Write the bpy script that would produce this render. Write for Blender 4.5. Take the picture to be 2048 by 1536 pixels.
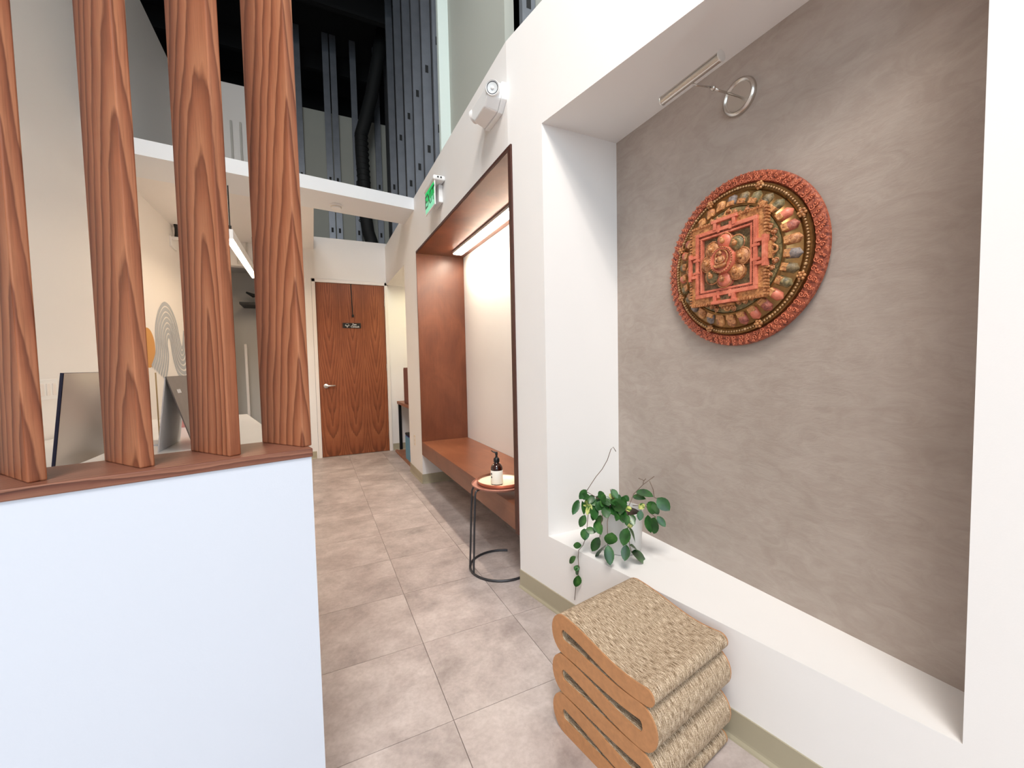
import bpy, bmesh, math, random
from mathutils import Vector, Matrix
random.seed(7)
PI = math.pi
scene = bpy.context.scene
for o in list(bpy.data.objects): bpy.data.objects.remove(o)
C = scene.collection

# ------------------------------------------------------------------ camera
H = 1.275
FPX = 823.55
CR = Vector((0.90116943, -0.43297662, -0.02061335))
CU = Vector((0.04029058, 0.03631984, 0.99852769))
CF = Vector((0.43159047, 0.90067314, -0.05017521))
cam = bpy.data.cameras.new('camera'); camo = bpy.data.objects.new('camera', cam); C.objects.link(camo)
cam.sensor_fit = 'HORIZONTAL'; cam.sensor_width = 36.0; cam.lens = 36.0 * FPX / 2048.0
cam.clip_start = 0.02
camo.matrix_world = Matrix(((CR.x, CU.x, -CF.x, 0), (CR.y, CU.y, -CF.y, 0), (CR.z, CU.z, -CF.z, H), (0, 0, 0, 1)))
scene.camera = camo

# ------------------------------------------------------------------ world, daylight, exposure
w = bpy.data.worlds.new('world'); scene.world = w; w.use_nodes = True
w.node_tree.nodes['Background'].inputs[0].default_value = (0.75, 0.86, 1.0, 1)
w.node_tree.nodes['Background'].inputs[1].default_value = 0.25

def area(name, loc, target, sx, sy, power, col, spread=PI):
    l = bpy.data.lights.new(name, 'AREA'); l.shape = 'RECTANGLE'; l.size = sx; l.size_y = sy
    l.energy = power; l.color = col; l.spread = spread
    o = bpy.data.objects.new(name, l); C.objects.link(o); o.location = loc
    d = Vector(target) - Vector(loc)
    o.rotation_euler = d.to_track_quat('-Z', 'Y').to_euler()
    return o
# storefront glazing behind the camera, added fill over the lobby, one track head, added corridor fill
area('storefront_daylight', (-2.3, -5.2, 3.7), (0.7, 0.0, 2.3), 4.2, 4.8, 250, (0.74, 0.90, 1.0))
area('lobby_overhead_fill', (-1.0, -1.6, 6.2), (-0.4, -0.2, 0.0), 2.0, 2.0, 360, (1.0, 0.95, 0.89))  # no roof opening here; unseen fill added to light the room from above
area('overhead_light', (0.2, 0.1, 4.4), (1.25, 1.15, 2.6), 0.14, 0.14, 4, (1.0, 0.93, 0.84), 1.2)
area('overhead_light', (0.0, 1.5, 5.3), (0.8, 3.6, 2.3), 0.35, 0.35, 13, (0.86, 0.96, 1.0), 1.7)  # no fixture; added to brighten the upper corridor wall and beam face
vs = scene.view_settings
vs.view_transform = 'Standard'; vs.look = 'None'; vs.gamma = 1.0; vs.use_curve_mapping = False
vs.exposure = -0.10

# ------------------------------------------------------------------ helpers: objects and tags
def tag(o, label=None, cat=None, group=None, kind=None):
    if label: o['label'] = label
    if cat: o['category'] = cat
    if group: o['group'] = group
    if kind: o['kind'] = kind
    return o
def thing(name, label, cat, loc=(0, 0, 0), rotz=0, group=None):
    o = bpy.data.objects.new(name, None); C.objects.link(o); o.empty_display_size = 0.05
    o.location = loc; o.rotation_euler = (0, 0, rotz)
    return tag(o, label, cat, group)
class MB:
    def __init__(s): s.v = []; s.f = []; s.uv = None
    def add(s, vs_, fs):
        n = len(s.v); s.v += [tuple(p) for p in vs_]; s.f += [tuple(i + n for i in f) for f in fs]; return s
    def box(s, a, b, c, d, e, f_):
        x0, x1, y0, y1, z0, z1 = a, b, c, d, e, f_
        return s.add([(x0,y0,z0),(x1,y0,z0),(x1,y1,z0),(x0,y1,z0),(x0,y0,z1),(x1,y0,z1),(x1,y1,z1),(x0,y1,z1)],
              [(0,3,2,1),(4,5,6,7),(0,1,5,4),(1,2,6,5),(2,3,7,6),(3,0,4,7)])
    def prism(s, poly, z0, z1):
        n = len(poly)
        A = sum(poly[i][0]*poly[(i+1)%n][1]-poly[(i+1)%n][0]*poly[i][1] for i in range(n))
        if A < 0: poly = poly[::-1]
        vs_ = [(p[0],p[1],z0) for p in poly] + [(p[0],p[1],z1) for p in poly]
        fs = [tuple(range(n))[::-1], tuple(range(n,2*n))] + [(i,(i+1)%n,n+(i+1)%n,n+i) for i in range(n)]
        return s.add(vs_, fs)
    def tube(s, pts, r, seg=8, cap=True, closed=False):
        pts = [Vector(p) for p in pts]; n = len(pts)
        rr = r if isinstance(r, (list, tuple)) else [r]*n
        base = len(s.v); up = None
        for i, p in enumerate(pts):
            a = pts[(i-1) % n] if (i > 0 or closed) else pts[i]
            b = pts[(i+1) % n] if (i < n-1 or closed) else pts[i]
            t = (b-a).normalized()
            if up is None:
                up = Vector((0,0,1)) if abs(t.z) < 0.9 else Vector((1,0,0))
            u = (up - t*up.dot(t)).normalized(); up = u; v = t.cross(u)
            for k in range(seg):
                an = 2*PI*k/seg
                s.v.append(tuple(p + (u*math.cos(an)+v*math.sin(an))*rr[i]))
        m = n if closed else n-1
        for i in range(m):
            j = (i+1) % n
            for k in range(seg):
                k2 = (k+1) % seg
                s.f.append((base+i*seg+k, base+i*seg+k2, base+j*seg+k2, base+j*seg+k))
        if cap and not closed:
            s.f.append(tuple(base+k for k in range(seg))[::-1]); s.f.append(tuple(base+(n-1)*seg+k for k in range(seg)))
        return s
    def lathe(s, prof, seg=32, c=(0,0,0)):
        base = len(s.v); n = len(prof)
        for r, z in prof:
            for k in range(seg):
                an = 2*PI*k/seg; s.v.append((c[0]+r*math.cos(an), c[1]+r*math.sin(an), c[2]+z))
        for i in range(n-1):
            for k in range(seg):
                k2 = (k+1) % seg
                s.f.append((base+i*seg+k, base+i*seg+k2, base+(i+1)*seg+k2, base+(i+1)*seg+k))
        return s
    def build(s, name, m, parent=None, smooth=False, bevel=0, kind=None, autosm=None):
        me = bpy.data.meshes.new(name); me.from_pydata(s.v, [], s.f); me.update()
        bm = bmesh.new(); bm.from_mesh(me); bmesh.ops.recalc_face_normals(bm, faces=bm.faces)
        if bevel:
            es = [e for e in bm.edges if len(e.link_faces) == 2 and e.calc_face_angle(0) > 0.6]
            bmesh.ops.bevel(bm, geom=es, offset=bevel, segments=2, affect='EDGES', profile=0.5)
        if smooth:
            for f in bm.faces: f.smooth = True
            if autosm is not None:
                for e in bm.edges:
                    if len(e.link_faces) == 2 and e.calc_face_angle(0) > autosm: e.smooth = False
        bm.to_mesh(me); bm.free()
        o = bpy.data.objects.new(name, me); C.objects.link(o)
        if m: me.materials.append(M[m])
        if parent: o.parent = parent
        if kind: o['kind'] = kind
        return o
def struct(name, mb, m, label=None, **k):
    o = mb.build(name, m, **k)
    if o.parent is None: o['kind'] = 'structure'
    if label: o['label'] = label
    return o
def text_mesh(name, body, size, m, parent, mat, extrude=0.0004, align='CENTER', bold=0.0):
    cu = bpy.data.curves.new(name, 'FONT'); cu.body = body; cu.size = size; cu.extrude = extrude; cu.align_x = align; cu.align_y = 'CENTER'; cu.offset = bold
    cu.resolution_u = 3
    t = bpy.data.objects.new(name + '_tmp', cu); C.objects.link(t)
    dg = bpy.context.evaluated_depsgraph_get(); dg.update()
    me = bpy.data.meshes.new_from_object(t.evaluated_get(dg)); bpy.data.objects.remove(t)
    me.materials.clear(); me.materials.append(M[m])
    o = bpy.data.objects.new(name, me); C.objects.link(o)
    o.parent = parent; o.matrix_local = mat
    return o

# ------------------------------------------------------------------ materials
M = {}
def lin(c):
    return tuple(((x/255)/12.92 if x/255 <= 0.04045 else ((x/255+0.055)/1.055)**2.4) for x in c) + (1,)
class NT:
    def __init__(s, name):
        m = bpy.data.materials.new(name); m.use_nodes = True; M[name] = m
        s.t = m.node_tree; s.p = s.t.nodes['Principled BSDF']
    def n(s, typ, **k):
        nd = s.t.nodes.new(typ)
        for a, b in k.items(): setattr(nd, a, b)
        return nd
    def l(s, a, b): s.t.links.new(a, b)
    def coord(s, scale=(1,1,1), rot=(0,0,0), out='Object', rnd=0.0):
        tc = s.n('ShaderNodeTexCoord'); mp = s.n('ShaderNodeMapping')
        mp.inputs['Scale'].default_value = scale; mp.inputs['Rotation'].default_value = rot
        src = tc.outputs[out]
        if rnd:
            oi = s.n('ShaderNodeObjectInfo'); mu = s.n('ShaderNodeVectorMath', operation='SCALE')
            cb = s.n('ShaderNodeCombineXYZ')
            for i in range(3): s.l(oi.outputs['Random'], cb.inputs[i])
            s.l(cb.outputs[0], mu.inputs[0]); mu.inputs['Scale'].default_value = rnd
            ad = s.n('ShaderNodeVectorMath', operation='ADD'); s.l(src, ad.inputs[0]); s.l(mu.outputs[0], ad.inputs[1]); src = ad.outputs[0]
        s.l(src, mp.inputs['Vector']); return mp.outputs[0]
    def noise(s, vec, scale=5, detail=4, rough=0.55, dist=0):
        nd = s.n('ShaderNodeTexNoise'); nd.inputs['Scale'].default_value = scale; nd.inputs['Detail'].default_value = detail
        nd.inputs['Roughness'].default_value = rough; nd.inputs['Distortion'].default_value = dist
        if vec is not None: s.l(vec, nd.inputs['Vector'])
        return nd.outputs[0]
    def ramp(s, fac, stops):
        r = s.n('ShaderNodeValToRGB'); e = r.color_ramp.elements
        while len(e) < len(stops): e.new(0.5)
        for el, (p, c) in zip(e, stops): el.position = p; el.color = c if len(c) == 4 else lin(c)
        s.l(fac, r.inputs[0]); return r.outputs[0]
    def mix(s, a, b, fac, mode='MIX'):
        m = s.n('ShaderNodeMix', data_type='RGBA', blend_type=mode)
        for src, i in ((fac, 0), (a, 6), (b, 7)):
            if hasattr(src, 'is_linked'): s.l(src, m.inputs[i])
            elif i == 0: m.inputs[0].default_value = src
            else: m.inputs[i].default_value = src
        return m.outputs[2]
    def col(s, c):
        if hasattr(c, 'is_linked'): s.l(c, s.p.inputs['Base Color'])
        else: s.p.inputs['Base Color'].default_value = c
    def set(s, **k):
        for a, b in k.items():
            nm = {'rough':'Roughness','metal':'Metallic','spec':'Specular IOR Level','trans':'Transmission Weight','ior':'IOR','coat':'Coat Weight','coatr':'Coat Roughness'}[a]
            if hasattr(b, 'is_linked'): s.l(b, s.p.inputs[nm])
            else: s.p.inputs[nm].default_value = b
        return s
    def bump(s, h, strength=0.2, dist=0.01):
        b = s.n('ShaderNodeBump'); b.inputs['Strength'].default_value = strength; b.inputs['Distance'].default_value = dist
        s.l(h, b.inputs['Height']); s.l(b.outputs[0], s.p.inputs['Normal'])
def plain(name, c, rough=0.5, metal=0.0, spec=0.5, var=0.0, nscale=20, bump=0.0, bscale=200, coat=0.0):
    t = NT(name); c = lin(c) if len(c) == 3 else c
    if var:
        v = t.coord(); f = t.noise(v, nscale, 4)
        lo = tuple(x*(1-var) for x in c[:3])+(1,); hi = tuple(min(1,x*(1+var)) for x in c[:3])+(1,)
        t.col(t.ramp(f, [(0.3, lo), (0.7, hi)]))
    else: t.col(c)
    t.set(rough=rough, metal=metal, spec=spec, coat=coat)
    if bump: t.bump(t.noise(t.coord(), bscale, 3), bump, 0.002)
    return t
def emit(name, c, strength, base=(0.9,0.9,0.9,1)):
    t = NT(name); t.col(base); t.p.inputs['Emission Color'].default_value = c; t.p.inputs['Emission Strength'].default_value = strength
def wood(name, dark, mid, light, axis='Z', ring=26, tilt=0.05, fine=220, off=(0.35, 0.0, 0.0), rough=0.42, rnd=3.0, contrast=1.0, coat=0.0, pingpong=None):
    t = NT(name)
    tc = t.n('ShaderNodeTexCoord'); src = tc.outputs['Object']
    if axis != 'Z':
        sp = t.n('ShaderNodeSeparateXYZ'); t.l(src, sp.inputs[0]); cb = t.n('ShaderNodeCombineXYZ')
        order = {'X': (1, 2, 0), 'Y': (2, 0, 1)}[axis]
        for i, k in enumerate(order): t.l(sp.outputs[k], cb.inputs[i])
        src = cb.outputs[0]
    if pingpong:
        sp = t.n('ShaderNodeSeparateXYZ'); t.l(src, sp.inputs[0]); cb = t.n('ShaderNodeCombineXYZ')
        pp = t.n('ShaderNodeMath', operation='PINGPONG'); pp.inputs[1].default_value = pingpong
        t.l(sp.outputs[0], pp.inputs[0]); t.l(pp.outputs[0], cb.inputs[0]); t.l(sp.outputs[1], cb.inputs[1]); t.l(sp.outputs[2], cb.inputs[2]); src = cb.outputs[0]
    oi = t.n('ShaderNodeObjectInfo')
    cbr = t.n('ShaderNodeCombineXYZ'); m1 = t.n('ShaderNodeMath', operation='MULTIPLY'); m1.inputs[1].default_value = 0.14 if rnd else 0
    m3 = t.n('ShaderNodeMath', operation='MULTIPLY'); m3.inputs[1].default_value = rnd
    t.l(oi.outputs['Random'], m1.inputs[0]); t.l(oi.outputs['Random'], m3.inputs[0]); t.l(m1.outputs[0], cbr.inputs[0]); t.l(m3.outputs[0], cbr.inputs[2])
    ad = t.n('ShaderNodeVectorMath', operation='ADD'); t.l(src, ad.inputs[0]); t.l(cbr.outputs[0], ad.inputs[1]); src = ad.outputs[0]
    mp = t.n('ShaderNodeMapping'); mp.inputs['Location'].default_value = off; mp.inputs['Rotation'].default_value = (tilt, tilt*0.35, 0); mp.inputs['Scale'].default_value = (1, 1, 1)
    t.l(src, mp.inputs[0])
    # warp
    lowv = t.n('ShaderNodeMapping'); lowv.inputs['Scale'].default_value = (5, 5, 1.1); t.l(src, lowv.inputs[0])
    nz = t.n('ShaderNodeTexNoise'); nz.inputs['Scale'].default_value = 1.0; nz.inputs['Detail'].default_value = 3; t.l(lowv.outputs[0], nz.inputs['Vector'])
    wv = t.n('ShaderNodeVectorMath', operation='SCALE'); t.l(nz.outputs[1], wv.inputs[0]); wv.inputs['Scale'].default_value = 0.07
    ad2 = t.n('ShaderNodeVectorMath', operation='ADD'); t.l(mp.outputs[0], ad2.inputs[0]); t.l(wv.outputs[0], ad2.inputs[1])
    wt = t.n('ShaderNodeTexWave', wave_type='RINGS', rings_direction='Z', wave_profile='SAW'); wt.inputs['Scale'].default_value = ring
    wt.inputs['Distortion'].default_value = 0.6; wt.inputs['Detail'].default_value = 2; wt.inputs['Detail Scale'].default_value = 1.5
    t.l(ad2.outputs[0], wt.inputs['Vector'])
    fm = t.n('ShaderNodeMapping'); fm.inputs['Scale'].default_value = (fine, fine, fine*0.03); t.l(src, fm.inputs[0])
    fn = t.noise(fm.outputs[0], 1.0, 3, 0.6)
    bm_ = t.n('ShaderNodeMapping'); bm_.inputs['Scale'].default_value = (3, 3, 1.2); t.l(src, bm_.inputs[0])
    bn = t.noise(bm_.outputs[0], 1.6, 3)
    base = t.ramp(wt.outputs['Fac'], [(0.0, light), (0.55, mid), (0.88, dark), (1.0, light)])
    flat = t.ramp(bn, [(0.3, dark), (0.5, mid), (0.72, light)])
    c1 = t.mix(flat, base, 0.62*contrast)
    streak = t.ramp(fn, [(0.3, (0.45,0.40,0.38,1)), (0.58, (1,1,1,1))])
    c2 = t.mix(c1, streak, 0.42, 'MULTIPLY')
    t.col(c2); t.set(rough=rough, spec=0.4, coat=coat)
    t.bump(fn, 0.12, 0.002)
    return t

# painted drywall
def paint(name, c, bump=0.06):
    t = NT(name); v = t.coord(); f = t.noise(v, 1.3, 3)
    cc = lin(c); t.col(t.ramp(f, [(0.3, tuple(x*0.975 for x in cc[:3])+(1,)), (0.7, cc)])); t.set(rough=0.62, spec=0.3)
    t.bump(t.noise(v, 260, 2), bump, 0.002)
paint('white_paint', (240, 237, 235)); paint('cool_white', (236, 239, 243)); paint('grey_paint', (205, 203, 198)); paint('drywall', (176, 178, 170), 0.1); paint('green_board', (210, 221, 216), 0.1); paint('partition_daylit_white', (220, 227, 240))  # partition: white dimmed and blued, its daylight cast put into the colour
plain('roof_black', (14, 14, 15), 0.9); plain('dark_sheet', (88, 90, 92), 0.8, var=0.15, nscale=3)
plain('galvanised', (128, 133, 142), 0.45, 0.55, var=0.12, nscale=6)
plain('duct_black', (24, 26, 27), 0.7)
plain('base_vinyl', (172, 163, 140), 0.45, var=0.05, nscale=3)
# trowelled plaster of the niche
t = NT('plaster'); v = t.coord()
a = t.noise(v, 1.7, 6, 0.6, 0.4); vs2 = t.coord(scale=(1, 2.6, 5.5), rot=(0.55, 0, 0)); b = t.noise(vs2, 3.2, 8, 0.66, 1.4)
c1 = t.ramp(a, [(0.3, (154, 139, 128)), (0.5, (170, 156, 146)), (0.7, (186, 173, 163))])
c2 = t.ramp(b, [(0.36, (160, 146, 137)), (0.62, (180, 169, 160))])
cc = t.mix(c1, c2, 0.45)
vs3 = t.coord(scale=(1, 7, 26), rot=(0.8, 0, 0)); d = t.noise(vs3, 2.6, 5, 0.6, 2.0)
sc = t.ramp(d, [(0.68, (0,0,0,1)), (0.76, (1,1,1,1))])
cc = t.mix(cc, lin((190, 177, 165)), t.mix((0,0,0,1), sc, 0.30))
t.col(cc); t.set(rough=0.5, spec=0.35)
hh = t.mix(b, d, 0.5); t.bump(hh, 0.22, 0.006)
# floor tile
t = NT('floor_tile'); v = t.coord(rnd=17.0)
a = t.noise(v, 3.2, 9, 0.66, 0.3); b = t.noise(v, 60, 4, 0.6); g = t.noise(v, 9, 6, 0.7)
c1 = t.ramp(a, [(0.30, (138, 126, 122)), (0.48, (184, 171, 167)), (0.66, (218, 206, 202))])
c2 = t.ramp(g, [(0.3, (148, 135, 131)), (0.7, (212, 200, 197))])
c3 = t.mix(c1, c2, 0.35)
sp = t.ramp(b, [(0.35, (0.72,0.68,0.66,1)), (0.6, (1,1,1,1))])
t.col(t.mix(c3, sp, 0.35, 'MULTIPLY')); t.set(rough=0.40, spec=0.42); t.bump(b, 0.05, 0.001)
plain('tile_joint', (108, 96, 90), 0.8)
wood('slat_wood', (104, 54, 34), (160, 96, 66), (190, 128, 92), 'Z', ring=15, tilt=0.085, off=(-0.165, 0.03, 0), rough=0.45, contrast=1.15, fine=300)
wood('ledge_wood', (78, 44, 34), (130, 82, 66), (170, 120, 96), 'X', ring=38, tilt=0.02, off=(0.3, 0.2, 0), rough=0.45)
wood('door_wood', (102, 52, 30), (144, 80, 48), (168, 102, 66), 'Z', ring=17, tilt=0.075, off=(0.02, 0.30, 0), rough=0.4, rnd=0.0, pingpong=0.155, fine=160)
t = NT('nook_wood'); v = t.coord(scale=(1, 1, 0.5)); a = t.noise(v, 4, 6, 0.6, 0.6); v2 = t.coord(scale=(60, 60, 3)); b = t.noise(v2, 1.5, 3)
c1 = t.ramp(a, [(0.3, (86, 46, 30)), (0.5, (101, 56, 37)), (0.72, (118, 69, 46))])
c2 = t.ramp(b, [(0.3, (0.78,0.74,0.72,1)), (0.65, (1,1,1,1))])
t.col(t.mix(c1, c2, 0.5, 'MULTIPLY')); t.set(rough=0.38, spec=0.45); t.bump(b, 0.04, 0.001)
t = NT('bench_wood'); v = t.coord(scale=(1, 0.4, 1)); a = t.noise(v, 4, 6, 0.6, 0.6); v2 = t.coord(scale=(60, 3, 60)); b = t.noise(v2, 1.5, 3)
c1 = t.ramp(a, [(0.3, (104, 60, 40)), (0.5, (124, 74, 50)), (0.72, (144, 92, 64))])
c2 = t.ramp(b, [(0.3, (0.78,0.74,0.72,1)), (0.65, (1,1,1,1))])
t.col(t.mix(c1, c2, 0.5, 'MULTIPLY')); t.set(rough=0.33, spec=0.5)
plain('nook_edge', (74, 38, 28), 0.5, var=0.15, nscale=40)
plain('trim_white', (238, 232, 228), 0.4); plain('white_plastic', (240, 240, 240), 0.35); plain('cream_plastic', (226, 214, 196), 0.4)
plain('black_metal', (28, 28, 30), 0.45, 0.6); plain('grey_steel', (72, 72, 76), 0.4, 0.7); plain('nickel', (205, 198, 190), 0.26, 1.0); plain('satin_silver', (225, 224, 222), 0.3, 0.9)
plain('black_plastic', (22, 22, 24), 0.4); plain('dark_slot', (20, 22, 24), 0.7)
plain('copper', (214, 162, 140), 0.28, 0.9, var=0.05); plain('copper_dull', (190, 136, 120), 0.4, 0.5); plain('tray_inside', (240, 226, 200), 0.4, 0.2)
t = NT('amber_glass'); t.col(lin((46, 14, 8))); t.set(rough=0.08, spec=0.6, coat=0.5)
plain('label_paper', (244, 240, 230), 0.6); plain('ink', (24, 24, 24), 0.6)
plain('quartz', (236, 232, 228), 0.25, var=0.03, nscale=2.5)
plain('aluminium', (196, 190, 184), 0.38, 0.85); plain('bezel', (40, 42, 70), 0.3)
plain('card_white', (232, 232, 236), 0.6); plain('card_grey', (112, 104, 100), 0.5, var=0.12, nscale=14); plain('pink_card', (196, 132, 128), 0.6); plain('acrylic_edge', (206, 178, 130), 0.3)
plain('mural_grey', (172, 178, 186), 0.6); plain('mural_orange', (206, 150, 82), 0.6)
plain('blue_dark', (28, 44, 150), 0.5); plain('blue_light', (96, 150, 176), 0.5); plain('box_brown', (112, 58, 44), 0.5, var=0.12, nscale=9); plain('board_brown', (150, 98, 72), 0.5, var=0.2, nscale=12)
plain('hardboard', (186, 132, 88), 0.6, var=0.10, nscale=60, bump=0.05)
plain('pot_glaze', (226, 224, 222), 0.35, var=0.04, nscale=9); plain('soil', (58, 44, 36), 0.9, var=0.4, nscale=90)
t = NT('leaf'); v = t.coord(rnd=5.0); a = t.noise(v, 1.2, 3); t.col(t.ramp(a, [(0.3, (26, 62, 26)), (0.55, (44, 92, 38)), (0.75, (78, 122, 58))])); t.set(rough=0.28, spec=0.5)
t = NT('leaf_variegated'); v = t.coord(rnd=5.0); a = t.noise(v, 2.2, 3); t.col(t.ramp(a, [(0.38, (62, 104, 42)), (0.5, (190, 196, 108)), (0.7, (226, 222, 150))])); t.set(rough=0.3)
plain('stem', (112, 92, 78), 0.6)
# corrugated cardboard (u along the wave, v across the layers)
t = NT('cardboard'); tc = t.n('ShaderNodeTexCoord'); mp = t.n('ShaderNodeMapping'); mp.inputs['Scale'].default_value = (44, 430, 1); t.l(tc.outputs['UV'], mp.inputs[0])
a = t.noise(mp.outputs[0], 1.0, 2, 0.5); mp2 = t.n('ShaderNodeMapping'); mp2.inputs['Scale'].default_value = (330, 560, 1); t.l(tc.outputs['UV'], mp2.inputs[0]); b = t.noise(mp2.outputs[0], 1.0, 2, 0.5)
mxx = t.mix(a, b, 0.42)
t.col(t.ramp(mxx, [(0.38, (104, 84, 64)), (0.47, (164, 140, 114)), (0.54, (204, 182, 156)), (0.62, (240, 224, 202))])); t.set(rough=0.85, spec=0.2); t.bump(mxx, 0.9, 0.004)
# carved mandala colours
def carved(name, dark, mid, light, scale=70):
    t = NT(name); v = t.coord(); a = t.noise(v, scale, 5, 0.65, 0.8); b = t.noise(v, 9, 3)
    c1 = t.ramp(a, [(0.32, dark), (0.5, mid), (0.68, light)]); t.col(c1); t.set(rough=0.42, spec=0.5); t.bump(a, 0.5, 0.006)
carved('m_rim', (78, 30, 20), (158, 78, 54), (196, 116, 84)); carved('m_scroll', (172, 84, 58), (212, 120, 86), (232, 160, 122), 40)
carved('m_gold', (104, 60, 36), (182, 118, 74), (214, 158, 108)); carved('m_coral', (176, 88, 66), (212, 118, 92), (226, 142, 116), 20)
carved('m_green', (72, 62, 40), (122, 108, 72), (166, 142, 98)); carved('m_darkgreen', (66, 52, 36), (116, 98, 68), (156, 130, 92)); carved('m_blue', (76, 70, 68), (124, 112, 108), (168, 150, 138))
carved('m_red', (104, 50, 42), (162, 88, 72), (196, 122, 98)); carved('m_ochre', (118, 70, 40), (190, 128, 78), (220, 166, 108)); carved('m_back', (70, 24, 18), (104, 40, 30), (124, 54, 40))
plain('m_pearl', (176, 138, 98), 0.3, 0.3); plain('m_bronze', (140, 104, 62), 0.3, 0.8, var=0.2, nscale=60)
emit('led_warm', (1.0, 0.87, 0.70, 1), 78.0); emit('pendant_warm', (1.0, 0.74, 0.48, 1), 42.0); emit('alcove_warm', (1.0, 0.92, 0.60, 1), 300.0)
emit('exit_green', (0.0, 0.62, 0.13, 1), 0.75, (0.0, 0.25, 0.06, 1)); emit('exit_pale', (0.16, 0.85, 0.45, 1), 0.55, (0.3, 0.6, 0.45, 1))
plain('exit_letter', (2, 92, 34), 0.4); plain('lens_glass', (214, 218, 220), 0.2)

# ================================================================== THE SETTING
X1, XB = 1.0085, 1.523          # corridor wall face, niche / nook back face
YL_, YK, YA, YE = 4.349, 2.094, 4.993, 6.343
TB = 0.1765
wx = lambda y: X1 + (YK - y) * TB      # face of the angled front wall
ZW = 3.02
XL = -1.379
YF = -5.0

# floor: slab and separate tiles
fl = struct('floor', MB().box(-4.4, 2.9, -5.2, 6.6, -0.08, -0.004), 'tile_joint', 'mottled warm grey square floor tiles')
TP = 0.4572; tx0, ty0 = 0.401, 1.378; g = 0.0011
tm = None
for i in range(-10, 4):
    for j in range(-14, 11):
        x0, y0 = tx0 + i*TP, ty0 + j*TP
        if y0 > 6.34 or (i < -4 and y0 > 0.6): continue
        if tm is None:
            o = MB().box(-TP/2+g, TP/2-g, -TP/2+g, TP/2-g, -0.004, 0.0).build('tile', 'floor_tile', fl); tm = o.data
        else:
            o = bpy.data.objects.new('tile', tm); C.objects.link(o); o.parent = fl
        o.location = (x0 + TP/2, y0 + TP/2, 0)

# corridor wall on the right with alcove and nook openings
m = MB()
m.box(X1, 1.66, YL_+0.02, YA, 0, ZW)                     # pier
m.box(X1, X1+0.11, YA, YE, 2.466, ZW)                    # over alcove
m.box(X1, X1+0.11, YK, YL_+0.02, 2.461, ZW)        # over nook
struct('wall_right', m, 'white_paint')
m = MB(); m.box(XB+0.003, XB+0.1, YK-0.04, YL_+0.02, 0, 2.461); struct('wall_nook_back', m, 'white_paint')
m = MB(); m.box(1.66, 1.74, YA-0.1, YE+0.1, 0, 2.6); m.box(X1+0.11, 1.66, YA, YE, 2.466, 2.6); struct('wall_alcove', m, 'white_paint')
# angled front wall with picture niche
YN, YR, ZT, ZS = 1.81, 0.375, 2.452, 0.377
def pr_(ya, yb, depth_to): return [(wx(ya), ya), (wx(yb), yb), (depth_to, yb), (depth_to, ya)]
m = MB()
m.prism(pr_(YK-0.037, YN, 1.9), 0, ZT)
m.prism(pr_(YN, YR, 1.9), 0, ZS)
m.prism(pr_(YR, YF-0.1, 2.2), 0, ZT)
m.prism([(wx(YK), YK), (wx(YF-0.1), YF-0.1), (wx(YF-0.1)+0.6, YF-0.1), (XB+0.15, YK)], 2.461, ZW)
m.prism([(wx(YK-0.037), YK-0.037), (wx(YF-0.1), YF-0.1), (wx(YF-0.1)+0.6, YF-0.1), (XB+0.15, YK-0.037)], ZT, 2.461)
struct('wall_front_right', m, 'white_paint')
m = MB(); m.box(XB, XB+0.05, YR-0.02, YN+0.02, ZS-0.02, ZT+0.02); struct('wall_niche_back', m, 'plaster')

# rear wall with door, the tall reception rear wall with closet opening
m = MB()
m.box(-0.42, 0.055-0.045, YE, YE+0.12, 0, 3.07); m.box(0.055-0.045, 0.98+0.045, YE, YE+0.12, 2.452+0.045, 3.07); m.box(1.025, 1.75, YE, YE+0.12, 0, 3.07)
m.box(XL-0.1, -0.95, YE, YE+0.12, 0, 4.868); m.box(-0.95, -0.42, YE, YE+0.12, 2.60, 4.868)
struct('wall_rear', m, 'white_paint')
m = MB(); m.box(XL-0.1, -0.3, 7.05, 7.12, 0, 4.0); m.box(-0.42, -0.36, YE+0.12, 7.05, 0, 2.9); m.box(XL-0.1, -0.3, YE+0.12, 7.05, 2.65, 2.72); struct('wall_closet', m, 'grey_paint')
# left wall of the reception
m = MB(); m.box(XL-0.12, XL, 0.85, YE, 0, 4.868); struct('wall_left', m, 'white_paint')
m = MB(); m.box(-4.3, XL, 0.85, 0.97, 0, 4.868); m.box(-4.4, -4.28, YF-0.1, 0.97, 0, 4.868); struct('wall_lobby_left', m, 'white_paint')
# front wall around the storefront opening (behind the camera)
m = MB(); m.box(-4.4, 3.0, YF-0.12, YF, 6.2, 6.5); m.box(-4.4, 3.0, YF-0.12, YF, 0, 0.6); m.box(1.2, 3.0, YF-0.12, YF, 0.6, 6.2); struct('wall_front', m, 'grey_paint')

# header beam across, and low soffit over the reception
BA = 0.1525
yb = lambda x, y0: y0 + (x - X1) * BA
m = MB(); m.prism([(XL, yb(XL, 4.391)), (X1, 4.391), (X1, 4.88), (XL, yb(XL, 4.88))], 2.90, ZW)
struct('trim_1', m, 'cool_white', 'white header beam crossing the corridor')
m = MB(); m.prism([(XL, yb(XL, 4.88)), (0.062, yb(0.062, 4.88)), (0.06, YE), (XL, YE)], 2.90, 3.06)
struct('ceiling', m, 'white_paint', 'low white soffit behind the header beam')
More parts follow.
